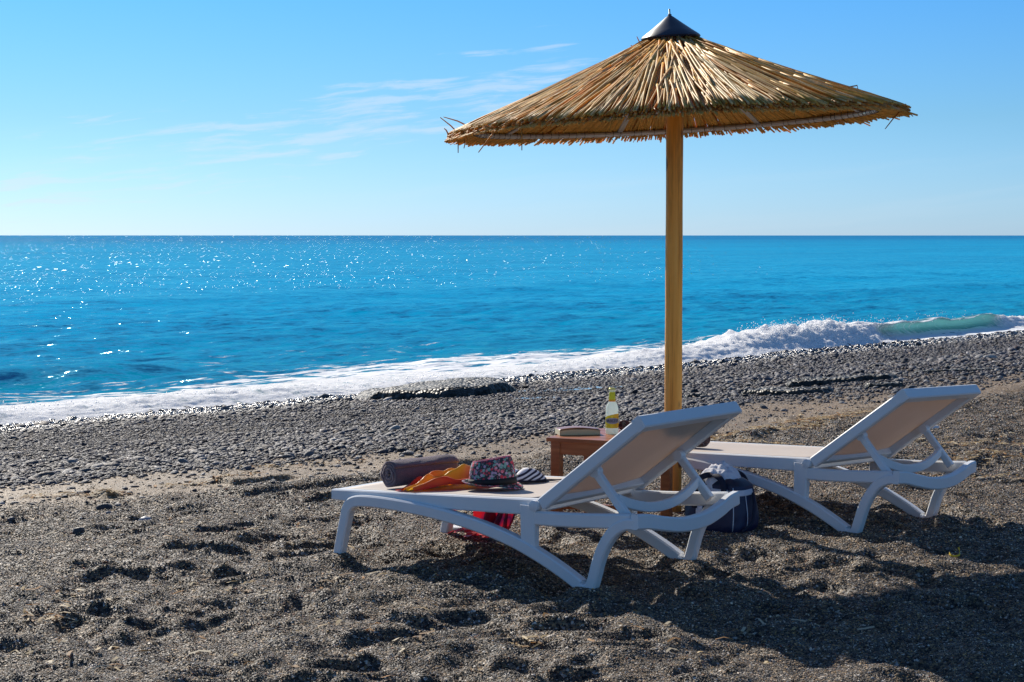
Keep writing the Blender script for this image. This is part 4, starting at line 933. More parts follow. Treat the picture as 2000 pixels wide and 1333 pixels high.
# drink bottle
def make_bottle():
    root = empty('drink_bottle', (0.452, 7.945, TH + 0.0005)); tag(root, 'clear bottle of pale drink with yellow label standing on the side table', 'bottle')
    K = 0.94
    body = [(0.0, 0.0), (0.026, 0.0), (0.0285, 0.004), (0.029, 0.02), (0.0285, 0.10), (0.0280, 0.116), (0.0245, 0.130), (0.0175, 0.142), (0.0150, 0.150), (0.0135, 0.175), (0.0125, 0.196), (0.0135, 0.199), (0.0135, 0.204), (0.0122, 0.206), (0.0, 0.207)]
    def glass(t, b, out):
        b.inputs['Base Color'].default_value = (0.80, 0.88, 0.86, 1); b.inputs['Roughness'].default_value = 0.06
        tr = t.node('ShaderNodeBsdfTranslucent', None, Color=(0.88, 0.95, 0.90, 1)); m = t.node('ShaderNodeMixShader', None, i0=0.55, i1=b.outputs[0], i2=tr.outputs[0]); t.l.new(m.outputs[0], out.inputs['Surface'])
    mb = MB(); mb.lathe(body, 32); g = mb.build('glass', material('cloudy_bottle', glass), root)
    mb = MB(); mb.lathe([(0.0, 0.2075), (0.0150, 0.2075), (0.0158, 0.203), (0.0158, 0.2015), (0.0136, 0.2015)][::-1], 24)
    def lit(name, c1, c2, ax=2, lo=0, hi=1, k=0.45):
        def fn(t, b, out):
            z = t.node('ShaderNodeSeparateXYZ', None, Vector=t.node('ShaderNodeTexCoord').outputs['Object']).outputs[ax]
            c = t.mix(t.step(z, lo, hi), c1, c2); t.l.new(c, b.inputs['Base Color']); b.inputs['Roughness'].default_value = 0.3
            tr = t.node('ShaderNodeBsdfTranslucent', None, Color=c); m = t.node('ShaderNodeMixShader', None, i0=k, i1=b.outputs[0], i2=tr.outputs[0]); t.l.new(m.outputs[0], out.inputs['Surface'])
        return material(name, fn)
    mb.build('crown_cap', plain('bottle_cap', (0.72, 0.62, 0.10), 0.3, metal=0.3), root)
    def wrap(z0, z1, rad, a0, a1, n=28, edge0=None, edge1=None):
        P = np.zeros((n, 2, 3))
        for i in range(n):
            f = i / (n - 1); a = a0 + (a1 - a0) * f; lo = z0 + (edge0(f) if edge0 else 0); hi = z1 + (edge1(f) if edge1 else 0)
            r0 = rad(lo) if callable(rad) else rad; r1 = rad(hi) if callable(rad) else rad
            P[i] = [(r0 * math.cos(a), r0 * math.sin(a), lo), (r1 * math.cos(a), r1 * math.sin(a), hi)]
        m = MB(); m.grid(P); return m
    neck = lambda z: 0.0158 - (z - 0.148) * 0.052
    wrap(0.147, 0.190, neck, -math.pi, math.pi, 40).build('neck_label', lit('neck_label', (0.85, 0.32, 0.02), (0.72, 0.70, 0.04), 2, 0.150, 0.160), root)
    lab = wrap(0.028, 0.074, 0.02935, -math.pi * 1.0, math.pi * 0.0, 40, None, lambda f: 0.019 * f + 0.006 * math.sin(math.pi * f)).build('body_label', lit('body_label', (0.76, 0.60, 0.04), (0.80, 0.44, 0.03), 0, -0.015, 0.02), root)
    P = wrap(0.061, 0.061, 0.02955, -math.pi * 0.93, -math.pi * 0.07, 36, lambda f: -0.0135 * math.sin(math.pi * f) ** 0.5, lambda f: 0.0135 * math.sin(math.pi * f) ** 0.5)
    P.build('label_emblem', plain('label_emblem', (0.36, 0.36, 0.42), 0.4), lab)
    cu = bpy.data.curves.new('lettering', 'FONT'); cu.body = 'BREEZER'; cu.size = 0.0175; cu.align_x = 'CENTER'; cu.align_y = 'CENTER'; cu.resolution_u = 2; cu.offset = 0.0004
    tmp = bpy.data.objects.new('lettering', cu); col.objects.link(tmp); bpy.context.view_layer.update()
    me = bpy.data.meshes.new_from_object(tmp.evaluated_get(bpy.context.evaluated_depsgraph_get())); bpy.data.objects.remove(tmp)
    bm = bmesh.new(); bm.from_mesh(me); bmesh.ops.triangulate(bm, faces=bm.faces[:])
    bmesh.ops.subdivide_edges(bm, edges=[e for e in bm.edges if e.calc_length() > 0.004], cuts=2)
    for v in bm.verts:
        a = -math.pi / 2 + v.co.x / 0.0298; v.co = Vector((0.0298 * math.cos(a), 0.0298 * math.sin(a), 0.0605 + v.co.y))
    bm.to_mesh(me); bm.free(); link('lettering', me, plain('lettering', (0.02, 0.02, 0.03), 0.5), lab)
make_bottle()

# sunglasses
def make_glasses():
    root = empty('sunglasses', (0.545, 8.02, TH + 0.002), (0, 0, R(-20))); tag(root, 'dark red sunglasses lying folded on the table beside the bottle', 'sunglasses')
    M_fr = plain('sunglass_frame', (0.10, 0.022, 0.022), 0.25); M_le = plain('sunglass_lens', (0.035, 0.012, 0.02), 0.1)
    for cx in (-0.034, 0.034):
        mb = MB(); ring = []
        for k in range(25):
            a = 2 * math.pi * k / 24; ring.append((cx + 0.028 * math.cos(a), 0.004 * math.cos(a) ** 2, 0.026 + 0.0235 * math.sin(a)))
        mb.tube(ring, 0.0026, 6, caps=False); fr = mb.build('lens_rim', M_fr, root)
        mb = MB(); mb.add(ring[:-1] + [(cx, -0.002, 0.026)], [(k, (k + 1) % 24, 24) for k in range(24)]); mb.build('lens', M_le, fr)
        s = -1 if cx < 0 else 1; mb = MB(); mb.tube(smoothpath([(cx + s * 0.028, 0.003, 0.034), (cx + s * 0.030, -0.02, 0.026), (cx - s * 0.03, -0.030 + 0.006 * s, 0.012), (cx - s * 0.085, -0.034 + 0.012 * s, 0.004)], 4), [0.0028] * 13, 6); mb.build('temple', M_fr, root)
    mb = MB(); mb.tube([(-0.008, 0, 0.032), (0, -0.001, 0.035), (0.008, 0, 0.032)], 0.0024, 6); mb.build('bridge', M_fr, root)
make_glasses()

# ------------------------------------------------------------------ things on the loungers
def towel_mat(name, c):
    def fn(t, b, out):
        p = t.node('ShaderNodeTexCoord').outputs['Object']; n = t.noise(p, 260, 3, 0.7); m = t.noise(p, 22, 4)
        cc = t.mix(t.math('MULTIPLY', t.math('ADD', n, m), 0.5), tuple(x * 0.65 for x in c), tuple(x * 1.35 for x in c)); t.l.new(cc, b.inputs['Base Color'])
        b.inputs['Roughness'].default_value = 0.95; b.inputs['Sheen Weight'].default_value = 0.35; b.inputs['Sheen Roughness'].default_value = 0.5; b.inputs['Specular IOR Level'].default_value = 0.1
        t.l.new(t.bump(t.math('ADD', n, t.math('MULTIPLY', m, 0.8)), 0.7, 0.006), b.inputs['Normal'])
    return material(name, fn)
def rolled_towel(label, M, length, rad, color, seed):
    root = link('rolled_towel', None); root.empty_display_size = 0.05; root.matrix_world = M; tag(root, label, 'towel', 'rolled towels on the loungers')
    turns = 3.6; n = 150; th = 0.0125; na = 26; rr = np.random.default_rng(seed); mb = MB()
    ang = np.linspace(0, 2 * math.pi * turns, n); r = 0.010 + (rad - 0.010) * (ang / ang[-1]) ** 0.85
    P = np.zeros((na, 2 * n, 3))
    for i in range(na):
        f = i / (na - 1); x = (f - 0.5) * length
        wob = (1 + 0.24 * fbm(np.cos(ang) * 1.3 + 10 + f * 2.6, np.sin(ang) * 1.3 + seed, 3)) * (1 - 0.12 * abs(2 * f - 1) ** 10 * (f > 0.5))
        endj = 0.012 * fbm(ang * 1.3 + seed, ang * 0 + f * 3, 2) * (1 if i in (0, na - 1) else 0)
        for k, off in ((0, 0.0), (1, -th)):
            q = (r + off) * wob; y = q * np.cos(ang - 1.25); z = np.maximum(q * np.sin(ang - 1.25) * 0.95, -rad * 0.88) + rad * 0.89
            P[i, k * n:(k + 1) * n] = np.stack([x + endj + 0.02 * (1 - ang / ang[-1]) * (-1 if f < 0.5 else 1) * abs(2 * f - 1) ** 6 * 0, y, z], 1) if k == 0 else np.stack([x + endj, y, z], 1)[::-1]
    mb.grid(P, close_v=True)
    for i, flip in ((0, 1), (na - 1, 0)):
        o = i * 2 * n
        for j in range(n - 1): mb.f.append((o + j, o + j + 1, o + 2 * n - 2 - j, o + 2 * n - 1 - j))
    mb.build('terry_cloth', towel_mat('terry_towel', color), root)
# on the seat of the first lounger, axis running across it
def on_seat(E, u, w, z=None): return E @ Vector((u, w, (seat_z(u) if z is None else z)))
def frame(p, rz, lean=None): return Matrix.Translation(p) @ Matrix.Rotation(rz, 4, 'Z')
rolled_towel('rolled dark grey terry towel lying on the seat of the front lounger', frame(on_seat(E1, 0.246, 0.250) + Vector((0, 0, 0.001)), R(38)), 0.32, 0.062, (0.155, 0.105, 0.122), 3)
p2 = on_seat(E2, 0.13, 0.30)
rolled_towel('dark brown rolled towel on the far lounger, mostly hidden by the front backrest', frame(p2 + Vector((0, 0, 0.001)), R(-40)), 0.24, 0.055, (0.10, 0.055, 0.05), 8)

def floral(t, b, out):
    p = t.node('ShaderNodeTexCoord').outputs['Object']
    w = t.vmath('ADD', p, t.vmath('MULTIPLY', t.vmath('SUBTRACT', t.noise(p, 60, 2, .5, 1), (.5, .5, .5)), (0.006, 0.006, 0.006)))
    v = t.node('ShaderNodeTexVoronoi', None, Vector=w, Scale=88.0); rn = t.node('ShaderNodeSeparateColor', None, Color=v.outputs['Color'])
    fl = t.ramp(rn.outputs[0], [(0, (0.045, 0.05, 0.075)), (0.22, (0.09, 0.13, 0.14)), (0.34, (0.16, 0.36, 0.32)), (0.50, (0.60, 0.04, 0.07)), (0.70, (0.70, 0.16, 0.22)), (0.80, (0.42, 0.30, 0.46)), (0.90, (0.66, 0.38, 0.46)), (0.96, (0.09, 0.12, 0.12))], 'CONSTANT')
    ctr = t.step(v.outputs['Distance'], 0.66, 0.52)
    c = t.mix(ctr, (0.030, 0.035, 0.045), fl)
    v2 = t.node('ShaderNodeTexVoronoi', None, Vector=w, Scale=210.0); r2 = t.node('ShaderNodeSeparateColor', None, Color=v2.outputs['Color'])
    c = t.mix(t.math('MULTIPLY', t.math('GREATER_THAN', r2.outputs[0], 0.72), t.step(v2.outputs['Distance'], 0.45, 0.3)), c, t.ramp(r2.outputs[1], [(0, (0.55, 0.10, 0.16)), (0.4, (0.16, 0.30, 0.24)), (0.7, (0.62, 0.50, 0.56)), (1, (0.02, 0.02, 0.03))], 'CONSTANT'))
    t.l.new(c, b.inputs['Base Color']); b.inputs['Roughness'].default_value = 0.85
M_floral = material('floral_cloth', floral)
def make_hat():
    root = empty('trilby_hat', on_seat(E1, 0.615, 0.245) + Vector((0, 0, 0.003)), (R(-1), R(-2.4), R(-22))); tag(root, 'floral print trilby hat with a black band on the front lounger', 'hat')
    n = 48; th = [2 * math.pi * k / n for k in range(n)]
    def ov(a, rx, ry): return rx * math.cos(a), ry * math.sin(a)
    rows = []
    prof = [(0.098, 0.080, 0.0), (0.0965, 0.0795, 0.018), (0.094, 0.077, 0.045), (0.089, 0.072, 0.075), (0.083, 0.066, 0.094), (0.078, 0.061, 0.1005), (0.066, 0.049, 0.097), (0.050, 0.030, 0.084), (0.030, 0.014, 0.076), (0.010, 0.004, 0.074)]
    def topz(x, z): return z * (1.0 + 1.6 * x)       # crown stands higher at the front (+x)
    P = np.zeros((len(prof), n, 3))
    for i, (rx, ry, z) in enumerate(prof):
        for k, a in enumerate(th):
            x, y = ov(a, rx, ry); zz = topz(x, z)
            if i >= 6: zz -= 0.010 * max(0, x / 0.08) ** 2 * 0
            P[i, k] = (x - 0.10 * z * 0.5 + 0.035 * z, y, zz + 0.012)
    mb = MB(); mb.grid(P, close_v=True); mb.f.append(tuple((len(prof) - 1) * n + k for k in range(n))); crown = mb.build('crown', M_floral, root)
    P = np.zeros((7, n, 3))
    for i in range(7):
        f = i / 6
        for k, a in enumerate(th):
            x, y = ov(a, 0.0975 + 0.026 * f, 0.0795 + 0.030 * f); c = math.cos(a)
            up = 0.020 * f ** 1.3 * max(0, -c) ** 1.2 + 0.012 * f * abs(math.sin(a)) ** 2 - 0.012 * f * max(0, c) ** 1.5
            P[i, k] = (x, y, 0.0125 + up - 0.004 * f)
    mb = MB(); mb.grid(P, close_v=True); o = mb.build('brim', M_floral, root); so = o.modifiers.new('t', 'SOLIDIFY'); so.thickness = 0.0022; so.offset = 0
    P = np.zeros((3, n, 3))
    for i, z in enumerate((0.004, 0.015, 0.0265)):
        for k, a in enumerate(th):
            x, y = ov(a, 0.0995 - 0.06 * z, 0.0815 - 0.06 * z); P[i, k] = (x - 0.015 * z, y, topz(x, z) + 0.0125)
    mb = MB(); mb.grid(P, close_v=True); o = mb.build('hat_band', plain('hat_band', (0.006, 0.006, 0.008), 0.7, vary=0.3, nscale=90), root); so = o.modifiers.new('t', 'SOLIDIFY'); so.thickness = 0.0012; so.offset = 1
    ring = [(0.0775 * math.cos(a) - 0.0015, 0.0605 * math.sin(a), topz(0.0775 * math.cos(a), 0.1005) + 0.0125) for a in th + th[:1]]
    mb = MB(); mb.tube(ring, 0.0016, 5, caps=False); mb.build('crown_piping', plain('crown_piping', (0.62, 0.16, 0.26), 0.8), crown)
make_hat()

def make_bikini():
    root = empty('bikini_top', on_seat(E1, 0.60, 0.505) + Vector((0, 0, 0.002)), (0, 0, R(-8))); tag(root, 'navy and white striped bikini top behind the hat', 'bikini top')
    def stripes(t, b, out):
        p = t.node('ShaderNodeTexCoord').outputs['Object']; x = t.node('ShaderNodeSeparateXYZ', None, Vector=p)
        s = t.math('SINE', t.math('MULTIPLY', t.math('ADD', t.math('MULTIPLY', x.outputs[2], 1.0), t.math('ADD', t.math('MULTIPLY', x.outputs[1], -0.35), t.math('MULTIPLY', x.outputs[0], -0.32))), 430.0))
        t.l.new(t.mix(t.step(s, -0.25, 0.25), (0.80, 0.80, 0.84), (0.022, 0.024, 0.055)), b.inputs['Base Color']); b.inputs['Roughness'].default_value = 0.75
    M_st = material('striped_cloth', stripes); M_navy = plain('navy_trim', (0.012, 0.014, 0.032), 0.8)
    for cx, cy, sc_, hh in ((0.0, 0.0, 1.0, 0.050), (-0.075, 0.045, 0.9, 0.04)):
        nu, nv = 9, 28; P = np.zeros((nu, nv, 3))
        for i in range(nu):
            f = i / (nu - 1)
            for k in range(nv):
                a = 2 * math.pi * k / nv; tri = 1 + 0.16 * math.cos(3 * a); r = 0.072 * sc_ * f * tri
                P[i, k] = (cx + r * math.cos(a), cy + 0.75 * r * math.sin(a), 0.002 + hh * (1 - f ** 2.2))
        mb = MB(); mb.grid(P, close_v=True); o = mb.build('cup', M_st, root); so = o.modifiers.new('t', 'SOLIDIFY'); so.thickness = 0.002
        mb = MB(); mb.tube([tuple(P[-1, k % nv]) for k in range(nv + 1)], 0.0032, 6, caps=False); mb.build('trim', M_navy, root)
    for pts in ([(0.06, -0.02, 0.004), (0.09, -0.012, 0.007), (0.12, 0.0, 0.005), (0.15, 0.022, 0.004)], [(0.07, -0.028, 0.004), (0.10, -0.024, 0.004), (0.13, -0.008, 0.006), (0.152, 0.008, 0.003)], [(-0.02, -0.055, 0.004), (0.03, -0.060, 0.006), (0.07, -0.030, 0.008)]):
        mb = MB(); mb.tube(smoothpath(pts, 5), 0.0026, 6); mb.build('string', M_navy, root)
make_bikini()

# silky sarong: crumpled on the seat, then falling over the far side to the sand
def make_sarong():
    def fn(t, b, out):
        p = t.node('ShaderNodeAttribute', {'attribute_name': 'Cloth'}).outputs['Vector']
        x = t.node('ShaderNodeSeparateXYZ', None, Vector=p)
        n = t.noise(t.scale(p, (4, 4, 1)), 1.0, 3)
        f = t.math('ADD', t.math('ADD', x.outputs[0], t.math('MULTIPLY', t.math('SUBTRACT', x.outputs[1], 0.4), t.step(x.outputs[0], 0.62, 0.4))), t.math('MULTIPLY', t.math('SUBTRACT', n, 0.5), 0.55))
        f = t.math('MAXIMUM', t.math('ADD', f, 0.05), 0.0)
        c = t.ramp(f, [(0.0, (0.62, 0.04, 0.01)), (0.08, (0.90, 0.13, 0.01)), (0.18, (0.95, 0.30, 0.01)), (0.30, (0.97, 0.62, 0.02)), (0.46, (0.95, 0.52, 0.02)), (0.58, (0.80, 0.16, 0.01)), (0.72, (0.72, 0.03, 0.01)), (0.84, (0.60, 0.012, 0.03)), (0.90, (0.09, 0.01, 0.07)), (0.95, (0.65, 0.02, 0.04))])
        c = t.mix(t.math('MULTIPLY', t.step(x.outputs[1], 0.10, 0.04), t.math('MULTIPLY', t.step(x.outputs[0], 0.45, 0.5), t.step(x.outputs[0], 0.6, 0.55))), c, (0.10, 0.55, 0.20))
        t.l.new(c, b.inputs['Base Color']); b.inputs['Roughness'].default_value = 0.42; b.inputs['Sheen Weight'].default_value = 0.2
        tr = t.node('ShaderNodeBsdfTranslucent', None, Color=c); m = t.node('ShaderNodeMixShader', None, i0=0.28, i1=b.outputs[0], i2=tr.outputs[0]); t.l.new(m.outputs[0], out.inputs['Surface'])
    nu, nv = 90, 60; P = np.zeros((nu, nv, 3)); attr = np.zeros((nu, nv, 3))
    # path in (w, z) of the lounger: across the seat, over the far rail, down to the sand and a little along it
    pw = np.array([0.02, 0.30, 0.60, 0.70, 0.735, 0.745, 0.745, 0.71, 0.62]); pl = np.array([0, .26, .50, .60, .64, .70, .86, .92, 1.0])
    pz = np.array([0.004, .014, .016, .010, .000, -.06, -.25, -.268, -.266])
    pu = np.array([0.345, .42, .39, .33, .31, .29, .245, .22, .20]); hwid = np.array([0.055, .115, .10, .09, .09, .09, .10, .12, .10])
    for i in range(nu):
        f = i / (nu - 1); w = np.interp(f, pl, pw); z = np.interp(f, pl, pz); uc = np.interp(f, pl, pu); hw_ = np.interp(f, pl, hwid)
        for j in range(nv):
            g = 2 * j / (nv - 1) - 1; u = uc + g * hw_ + 0.02 * float(fbm(np.array([f * 5]), np.array([g * 1.5 + 3]), 3)[0])
            fold = 0.026 * math.sin(g * 7 + 6.0 * f + 2.4 * math.sin(f * 11 + g * 2)) + 0.014 * math.sin(g * 17 - 9 * f + 3 * math.sin(f * 6))
            nn = 0.11 * float(fbm(np.array([f * 8 + 2]), np.array([g * 2.6]), 3)[0])
            seat = 1 - sstep(np.array([f]), .58, .66)[0]; edge = 1 - 0.75 * abs(g) ** 4
            lift = max(0.0, 0.018 + (fold + nn) * 0.9) * edge
            if f < 0.12: lift *= 0.3 + 0.7 * f / 0.12
            zz = (seat_z(u) if f < 0.66 else seat_z(0.3)) + z + seat * lift; ww = w + (1 - seat) * (fold * 0.9 + nn * 0.6)
            if f > 0.86: zz = max(zz, 0.012) + 0.35 * max(0, fold + 0.01)
            P[i, j] = (u, ww, zz); attr[i, j] = (f, j / (nv - 1), 0)
    mb = MB(); mb.grid(P); o = mb.build('sarong', material('sarong_silk', fn)); a = o.data.attributes.new('Cloth', 'FLOAT_VECTOR', 'POINT'); a.data.foreach_set('vector', attr.reshape(-1).astype(np.float32))
    o.matrix_world = E1; tag(o, 'red orange and yellow silky sarong trailing over the front lounger to the sand', 'sarong')
make_sarong()

def make_flipflop():
    root = empty('flip_flop', (-0.195, 7.76, 0.004), (R(7), R(-2), R(12))); tag(root, 'white flip flop with a grey edge on the sand under the front lounger', 'flip flop')
    n = 40; out = []
    for k in range(n):
        a = 2 * math.pi * k / n; x = 0.125 * math.cos(a); wv = 0.043 * (1 + 0.18 * math.cos(a) - 0.16 * math.cos(2 * a)); out.append((x, wv * math.sin(a)))
    def slabm(z0, z1, s=1.0): m = MB(); m.add([(x * s, y * s, z0) for x, y in out] + [(x * s, y * s, z1) for x, y in out], [tuple(range(n - 1, -1, -1)), tuple(range(n, 2 * n))] + [(k, (k + 1) % n, n + (k + 1) % n, n + k) for k in range(n)]); return m
    slabm(0, 0.012).build('sole', plain('sole_rubber', (0.30, 0.32, 0.38), 0.7), root, auto=40)
    def foot(t, b, out_):
        s = t.math('SINE', t.math('MULTIPLY', t.node('ShaderNodeSeparateXYZ', None, Vector=t.node('ShaderNodeTexCoord').outputs['Object']).outputs[0], 700.0)); t.l.new(t.mix(t.step(s, 0.3, 0.9), (0.78, 0.80, 0.84), (0.45, 0.48, 0.54)), b.inputs['Base Color']); b.inputs['Roughness'].default_value = 0.7
    slabm(0.0122, 0.019, 0.985).build('footbed', material('footbed', foot), root, auto=40)
    for s in (-1, 1):
        mb = MB(); mb.tube(smoothpath([(0.062, 0.0, 0.019), (0.05, s * 0.015, 0.042), (0.0, s * 0.040, 0.040), (-0.035, s * 0.043, 0.016)], 5), 0.005, 7); mb.build('strap', plain('strap', (0.62, 0.64, 0.68), 0.6), root)
make_flipflop()

# ------------------------------------------------------------------ sports bag and the clothes in it
def make_bag():
    root = empty('duffel_bag', (0.935, 7.83, -0.008), (0, 0, R(-38))); tag(root, 'navy duffel bag with white trim standing open on the sand by the post', 'bag')
    M_nv = plain('navy_nylon', (0.010, 0.016, 0.060), 0.5, vary=0.35, nscale=9, bump=0.5, bscale=35); M_wt = plain('white_nylon', (0.62, 0.64, 0.72), 0.6, vary=0.08, nscale=14, bump=0.3, bscale=40); M_dk = plain('bag_webbing', (0.010, 0.013, 0.035), 0.8)
    A, B, Hh = 0.160, 0.105, 0.205
    def se(a, p): c, s = math.cos(a), math.sin(a); return math.copysign(abs(c) ** p, c), math.copysign(abs(s) ** p, s)
    def skin(z, a, grow=0.0):
        f = z / Hh; k = 1 - 0.16 * max(0, f - 0.35) ** 1.3 * 1.5 - 0.06 * max(0, 0.12 - f) / 0.12; cx, cy = se(a, 0.5)
        wr = 0.010 * float(fbm(np.array([a * 2.2]), np.array([f * 4]), 3)[0])
        return Vector(((A * k + grow + wr) * cx, (B * k * (1.02 - 0.15 * f) + grow + wr) * cy, z))
    n, m = 56, 18; P = np.zeros((m, n, 3))
    for i in range(m):
        z = Hh * i / (m - 1)
        for k in range(n): P[i, k] = skin(z, 2 * math.pi * k / n)
    mb = MB(); mb.grid(P, close_v=True); mb.f.append(tuple(range(n - 1, -1, -1))); body = mb.build('body', M_nv, root, auto=60)
    P2 = np.zeros((6, n, 3))
    for i in range(6):
        f = i / 5
        for k in range(n):
            a = 2 * math.pi * k / n; q = skin(Hh, a); s = 1 - 0.55 * f; P2[i, k] = (q.x * s, q.y * s, Hh + 0.030 * math.sin(f * 2.4) + 0.02 * f * float(fbm(np.array([a * 1.7 + 4]), np.array([f * 2]), 2)[0]))
    mb = MB(); mb.grid(P2, close_v=True); mb.build('top_flap', plain('flap_nylon', (0.017, 0.025, 0.05), 0.5, vary=0.4, nscale=12, bump=0.5, bscale=40), root)
    def panel(a0, a1, z0, z1, mat, name, g=0.003, parent=None):
        nu, nv = 14, 8; Q = np.zeros((nu, nv, 3))
        for i in range(nu):
            for j in range(nv): Q[i, j] = skin(z0 + (z1 - z0) * j / (nv - 1), a0 + (a1 - a0) * i / (nu - 1), g)
        mm = MB(); mm.grid(Q); o = mm.build(name, mat, parent or root); s_ = o.modifiers.new('t', 'SOLIDIFY'); s_.thickness = 0.002; return o
    panel(-2.05, -1.25, 0.155, 0.190, M_wt, 'white_panel'); panel(-0.80, 0.1, 0.165, 0.190, M_wt, 'white_panel')
    panel(-1.75, -1.62, 0.004, 0.12, M_wt, 'white_stripe')
    panel(-1.02, -0.98, 0.01, 0.2, M_wt, 'piping'); panel(-0.20, -0.17, 0.02, 0.18, M_wt, 'piping')
    for y in (-1, 1):
        mb = MB(); path = smoothpath([(-0.075, y * 0.106, 0.10), (-0.072, y * 0.100, 0.19), (-0.05, y * 0.09, 0.235), (0.0, y * 0.08, 0.250), (0.05, y * 0.09, 0.235), (0.072, y * 0.100, 0.19), (0.075, y * 0.106, 0.10)], 5)
        mb.beam(path, 0.0022, 0.013, (1, 0.15, 0), 0.0006); mb.build('handle', M_dk, root)
    mb = MB(); mb.tube(smoothpath([(0.15, 0.02, 0.17), (0.18, -0.02, 0.12), (0.185, -0.05, 0.05), (0.16, -0.09, 0.012)], 5), 0.007, 7); mb.build('shoulder_strap', M_dk, root)
    # pale shirt bundled on top
    nu, nv = 44, 44; Q = np.zeros((nu, nv, 3)); rr = np.random.default_rng(2)
    for i in range(nu):
        for j in range(nv):
            a = 2 * i / (nu - 1) - 1; b_ = 2 * j / (nv - 1) - 1; d2 = min(1.0, a * a + b_ * b_)
            ridge = abs(float(fbm(np.array([a * 1.6 + 3.1]), np.array([b_ * 1.6 + 8.2]), 4, 0.55)[0]))
            z = 0.228 + 0.040 * (1 - d2) + 0.13 * ridge * (1 - 0.5 * d2) - 0.075 * max(0, d2 - 0.35) + 0.020 * math.exp(-((a - 0.05) ** 2 + (b_ - 0.1) ** 2) / 0.12)
            Q[i, j] = (a * 0.125 + 0.02 * float(fbm(np.array([b_ * 3]), np.array([a * 2 + 5]), 2)[0]) - 0.01, b_ * 0.085, z)
    mb = MB(); mb.grid(Q)
    def shirt(t, b, out):
        p = t.node('ShaderNodeTexCoord').outputs['Object']; n_ = t.noise(t.scale(p, (6, 9, 6)), 1.0, 3)
        c = t.mix(t.step(n_, 0.52, 0.56), (0.86, 0.87, 0.93), (0.60, 0.61, 0.76)); c = t.mix(t.step(n_, 0.60, 0.62), c, (0.022, 0.03, 0.07)); t.l.new(c, b.inputs['Base Color']); b.inputs['Roughness'].default_value = 0.8
        tr = t.node('ShaderNodeBsdfTranslucent', None, Color=c); m_ = t.node('ShaderNodeMixShader', None, i0=0.25, i1=b.outputs[0], i2=tr.outputs[0]); t.l.new(m_.outputs[0], out.inputs['Surface'])
    o = mb.build('folded_shirt', material('pale_shirt', shirt)); s_ = o.modifiers.new('t', 'SOLIDIFY'); s_.thickness = 0.003; o.location = root.location; o.rotation_euler = root.rotation_euler
    tag(o, 'crumpled white and lavender shirt bundled on top of the navy bag', 'shirt')
make_bag()

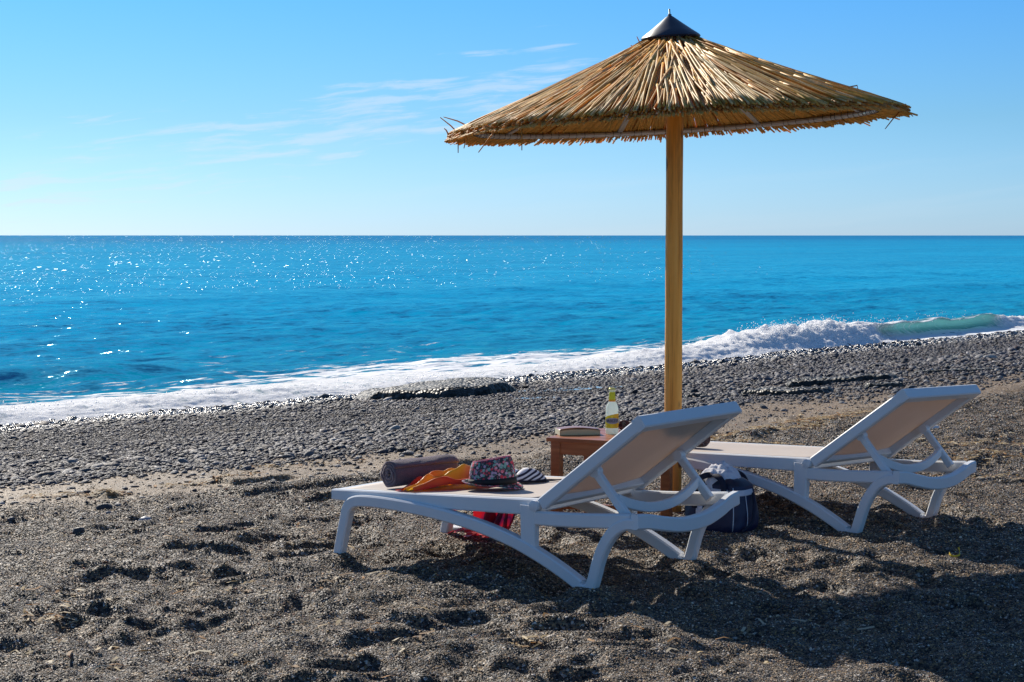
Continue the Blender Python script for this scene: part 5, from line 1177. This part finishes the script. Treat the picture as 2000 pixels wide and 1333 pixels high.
# small litter
def scrap():
    z = float(terrain(np.array([1.794]), np.array([7.08]))[0]); mb = MB()
    mb.beam(smoothpath([(-0.022, 0.012, 0.012), (-0.018, -0.006, 0.004), (0.0, -0.014, 0.005), (0.014, -0.008, 0.010), (0.018, 0.012, 0.026), (0.016, 0.02, 0.034)], 5), 0.0012, 0.0035, (0, 0.5, 1), 0.0004)
    o = mb.build('plastic_strip', plain('yellow_plastic', (0.75, 0.52, 0.02), 0.35)); o.location = (1.794, 7.08, z + 0.001); tag(o, 'curled yellow plastic strip on the sand at right', 'litter')
scrap()
r5 = np.random.default_rng(55)
for i, (x, y, L, th) in enumerate(((0.10, 6.72, 0.07, 1.9), (0.37, 6.40, 0.06, 0.7), (0.86, 5.55, 0.05, 0.1), (1.55, 5.1, 0.05, 2.2), (-0.95, 6.0, 0.045, 0.4))):
    z = float(terrain(np.array([x]), np.array([y]))[0]); mb = MB(); c, s = math.cos(th), math.sin(th)
    mb.tube([(-L / 2 * c, -L / 2 * s, 0.006), (0.006, 0.004, 0.012), (L / 2 * c, L / 2 * s, 0.005)], [0.0016, 0.0014, 0.0008], 5); o = mb.build('twig', plain('twig', (0.38, 0.30, 0.18), 0.8)); o.location = (x, y, z)
    tag(o, ['pale twig in the shade under the front lounger', 'pale twig beside the rear foot of the front lounger', 'short brown twig on the sunlit sand left of the big shadow', 'twig in the parasol shadow near the bottom edge', 'small twig on the open sand at left'][i], 'twig')

# ------------------------------------------------------------------ coarse grains lying on the loose sand near the camera
def grains():
    r = np.random.default_rng(77); N = 760000
    y = np.exp(r.uniform(math.log(4.7), math.log(17.0), N)); x = r.uniform(-0.34, 0.34, N) * y; s, t = shore(x, y)
    k = (r.random(N) < 0.06 + 0.94 * sstep(s - drift(t), 7.66, 8.1)) ; x, y = x[k], y[k]; n = len(x)
    z = terrain(x, y); size = np.clip(r.lognormal(-6.05, 0.33, n), 0.0014, 0.007) * np.clip(y / 6.2, 0.85, 2.2)
    pal = np.array([(0.015, 0.015, 0.016), (0.05, 0.047, 0.048), (0.095, 0.088, 0.083), (0.16, 0.13, 0.098), (0.26, 0.18, 0.105), (0.42, 0.28, 0.13), (0.27, 0.28, 0.30), (0.75, 0.69, 0.60), (0.30, 0.11, 0.06)])
    pr = np.array([.15, .20, .18, .15, .12, .09, .05, .04, .02]); c = pal[r.choice(9, n, p=pr)] * r.uniform(0.8, 1.5, (n, 1)) * np.array([1.10, 1.0, 0.88])
    gc = bpy.data.collections.new('grain_shapes')
    for q in range(4):
        me = pebble_mesh('grain_shape', 200 + q); me.materials.append(M_grain); gc.objects.link(bpy.data.objects.new('grain_shape_%02d' % q, me))
    rot = np.stack([r.uniform(-.6, .6, n), r.uniform(-.6, .6, n), r.uniform(0, 6.28, n)], 1)
    o = instancer('coarse_sand_grains', np.stack([x, y, z + size * 0.2], 1), rot, np.stack([size * 1.1, size, size * 1.1], 1), np.concatenate([c, np.ones((n, 1))], 1), gc, r.integers(0, 4, n))
    tag(o, 'coarse dark and tan grains covering the trampled sand', 'sand', kind='stuff')
def grain_fn(t, b, out):
    t.l.new(t.node('ShaderNodeAttribute', {'attribute_name': 'pcol', 'attribute_type': 'INSTANCER'}).outputs['Color'], b.inputs['Base Color']); b.inputs['Roughness'].default_value = 0.5; b.inputs['Specular IOR Level'].default_value = 0.3
M_grain = material('sand_grain', grain_fn)
grains()
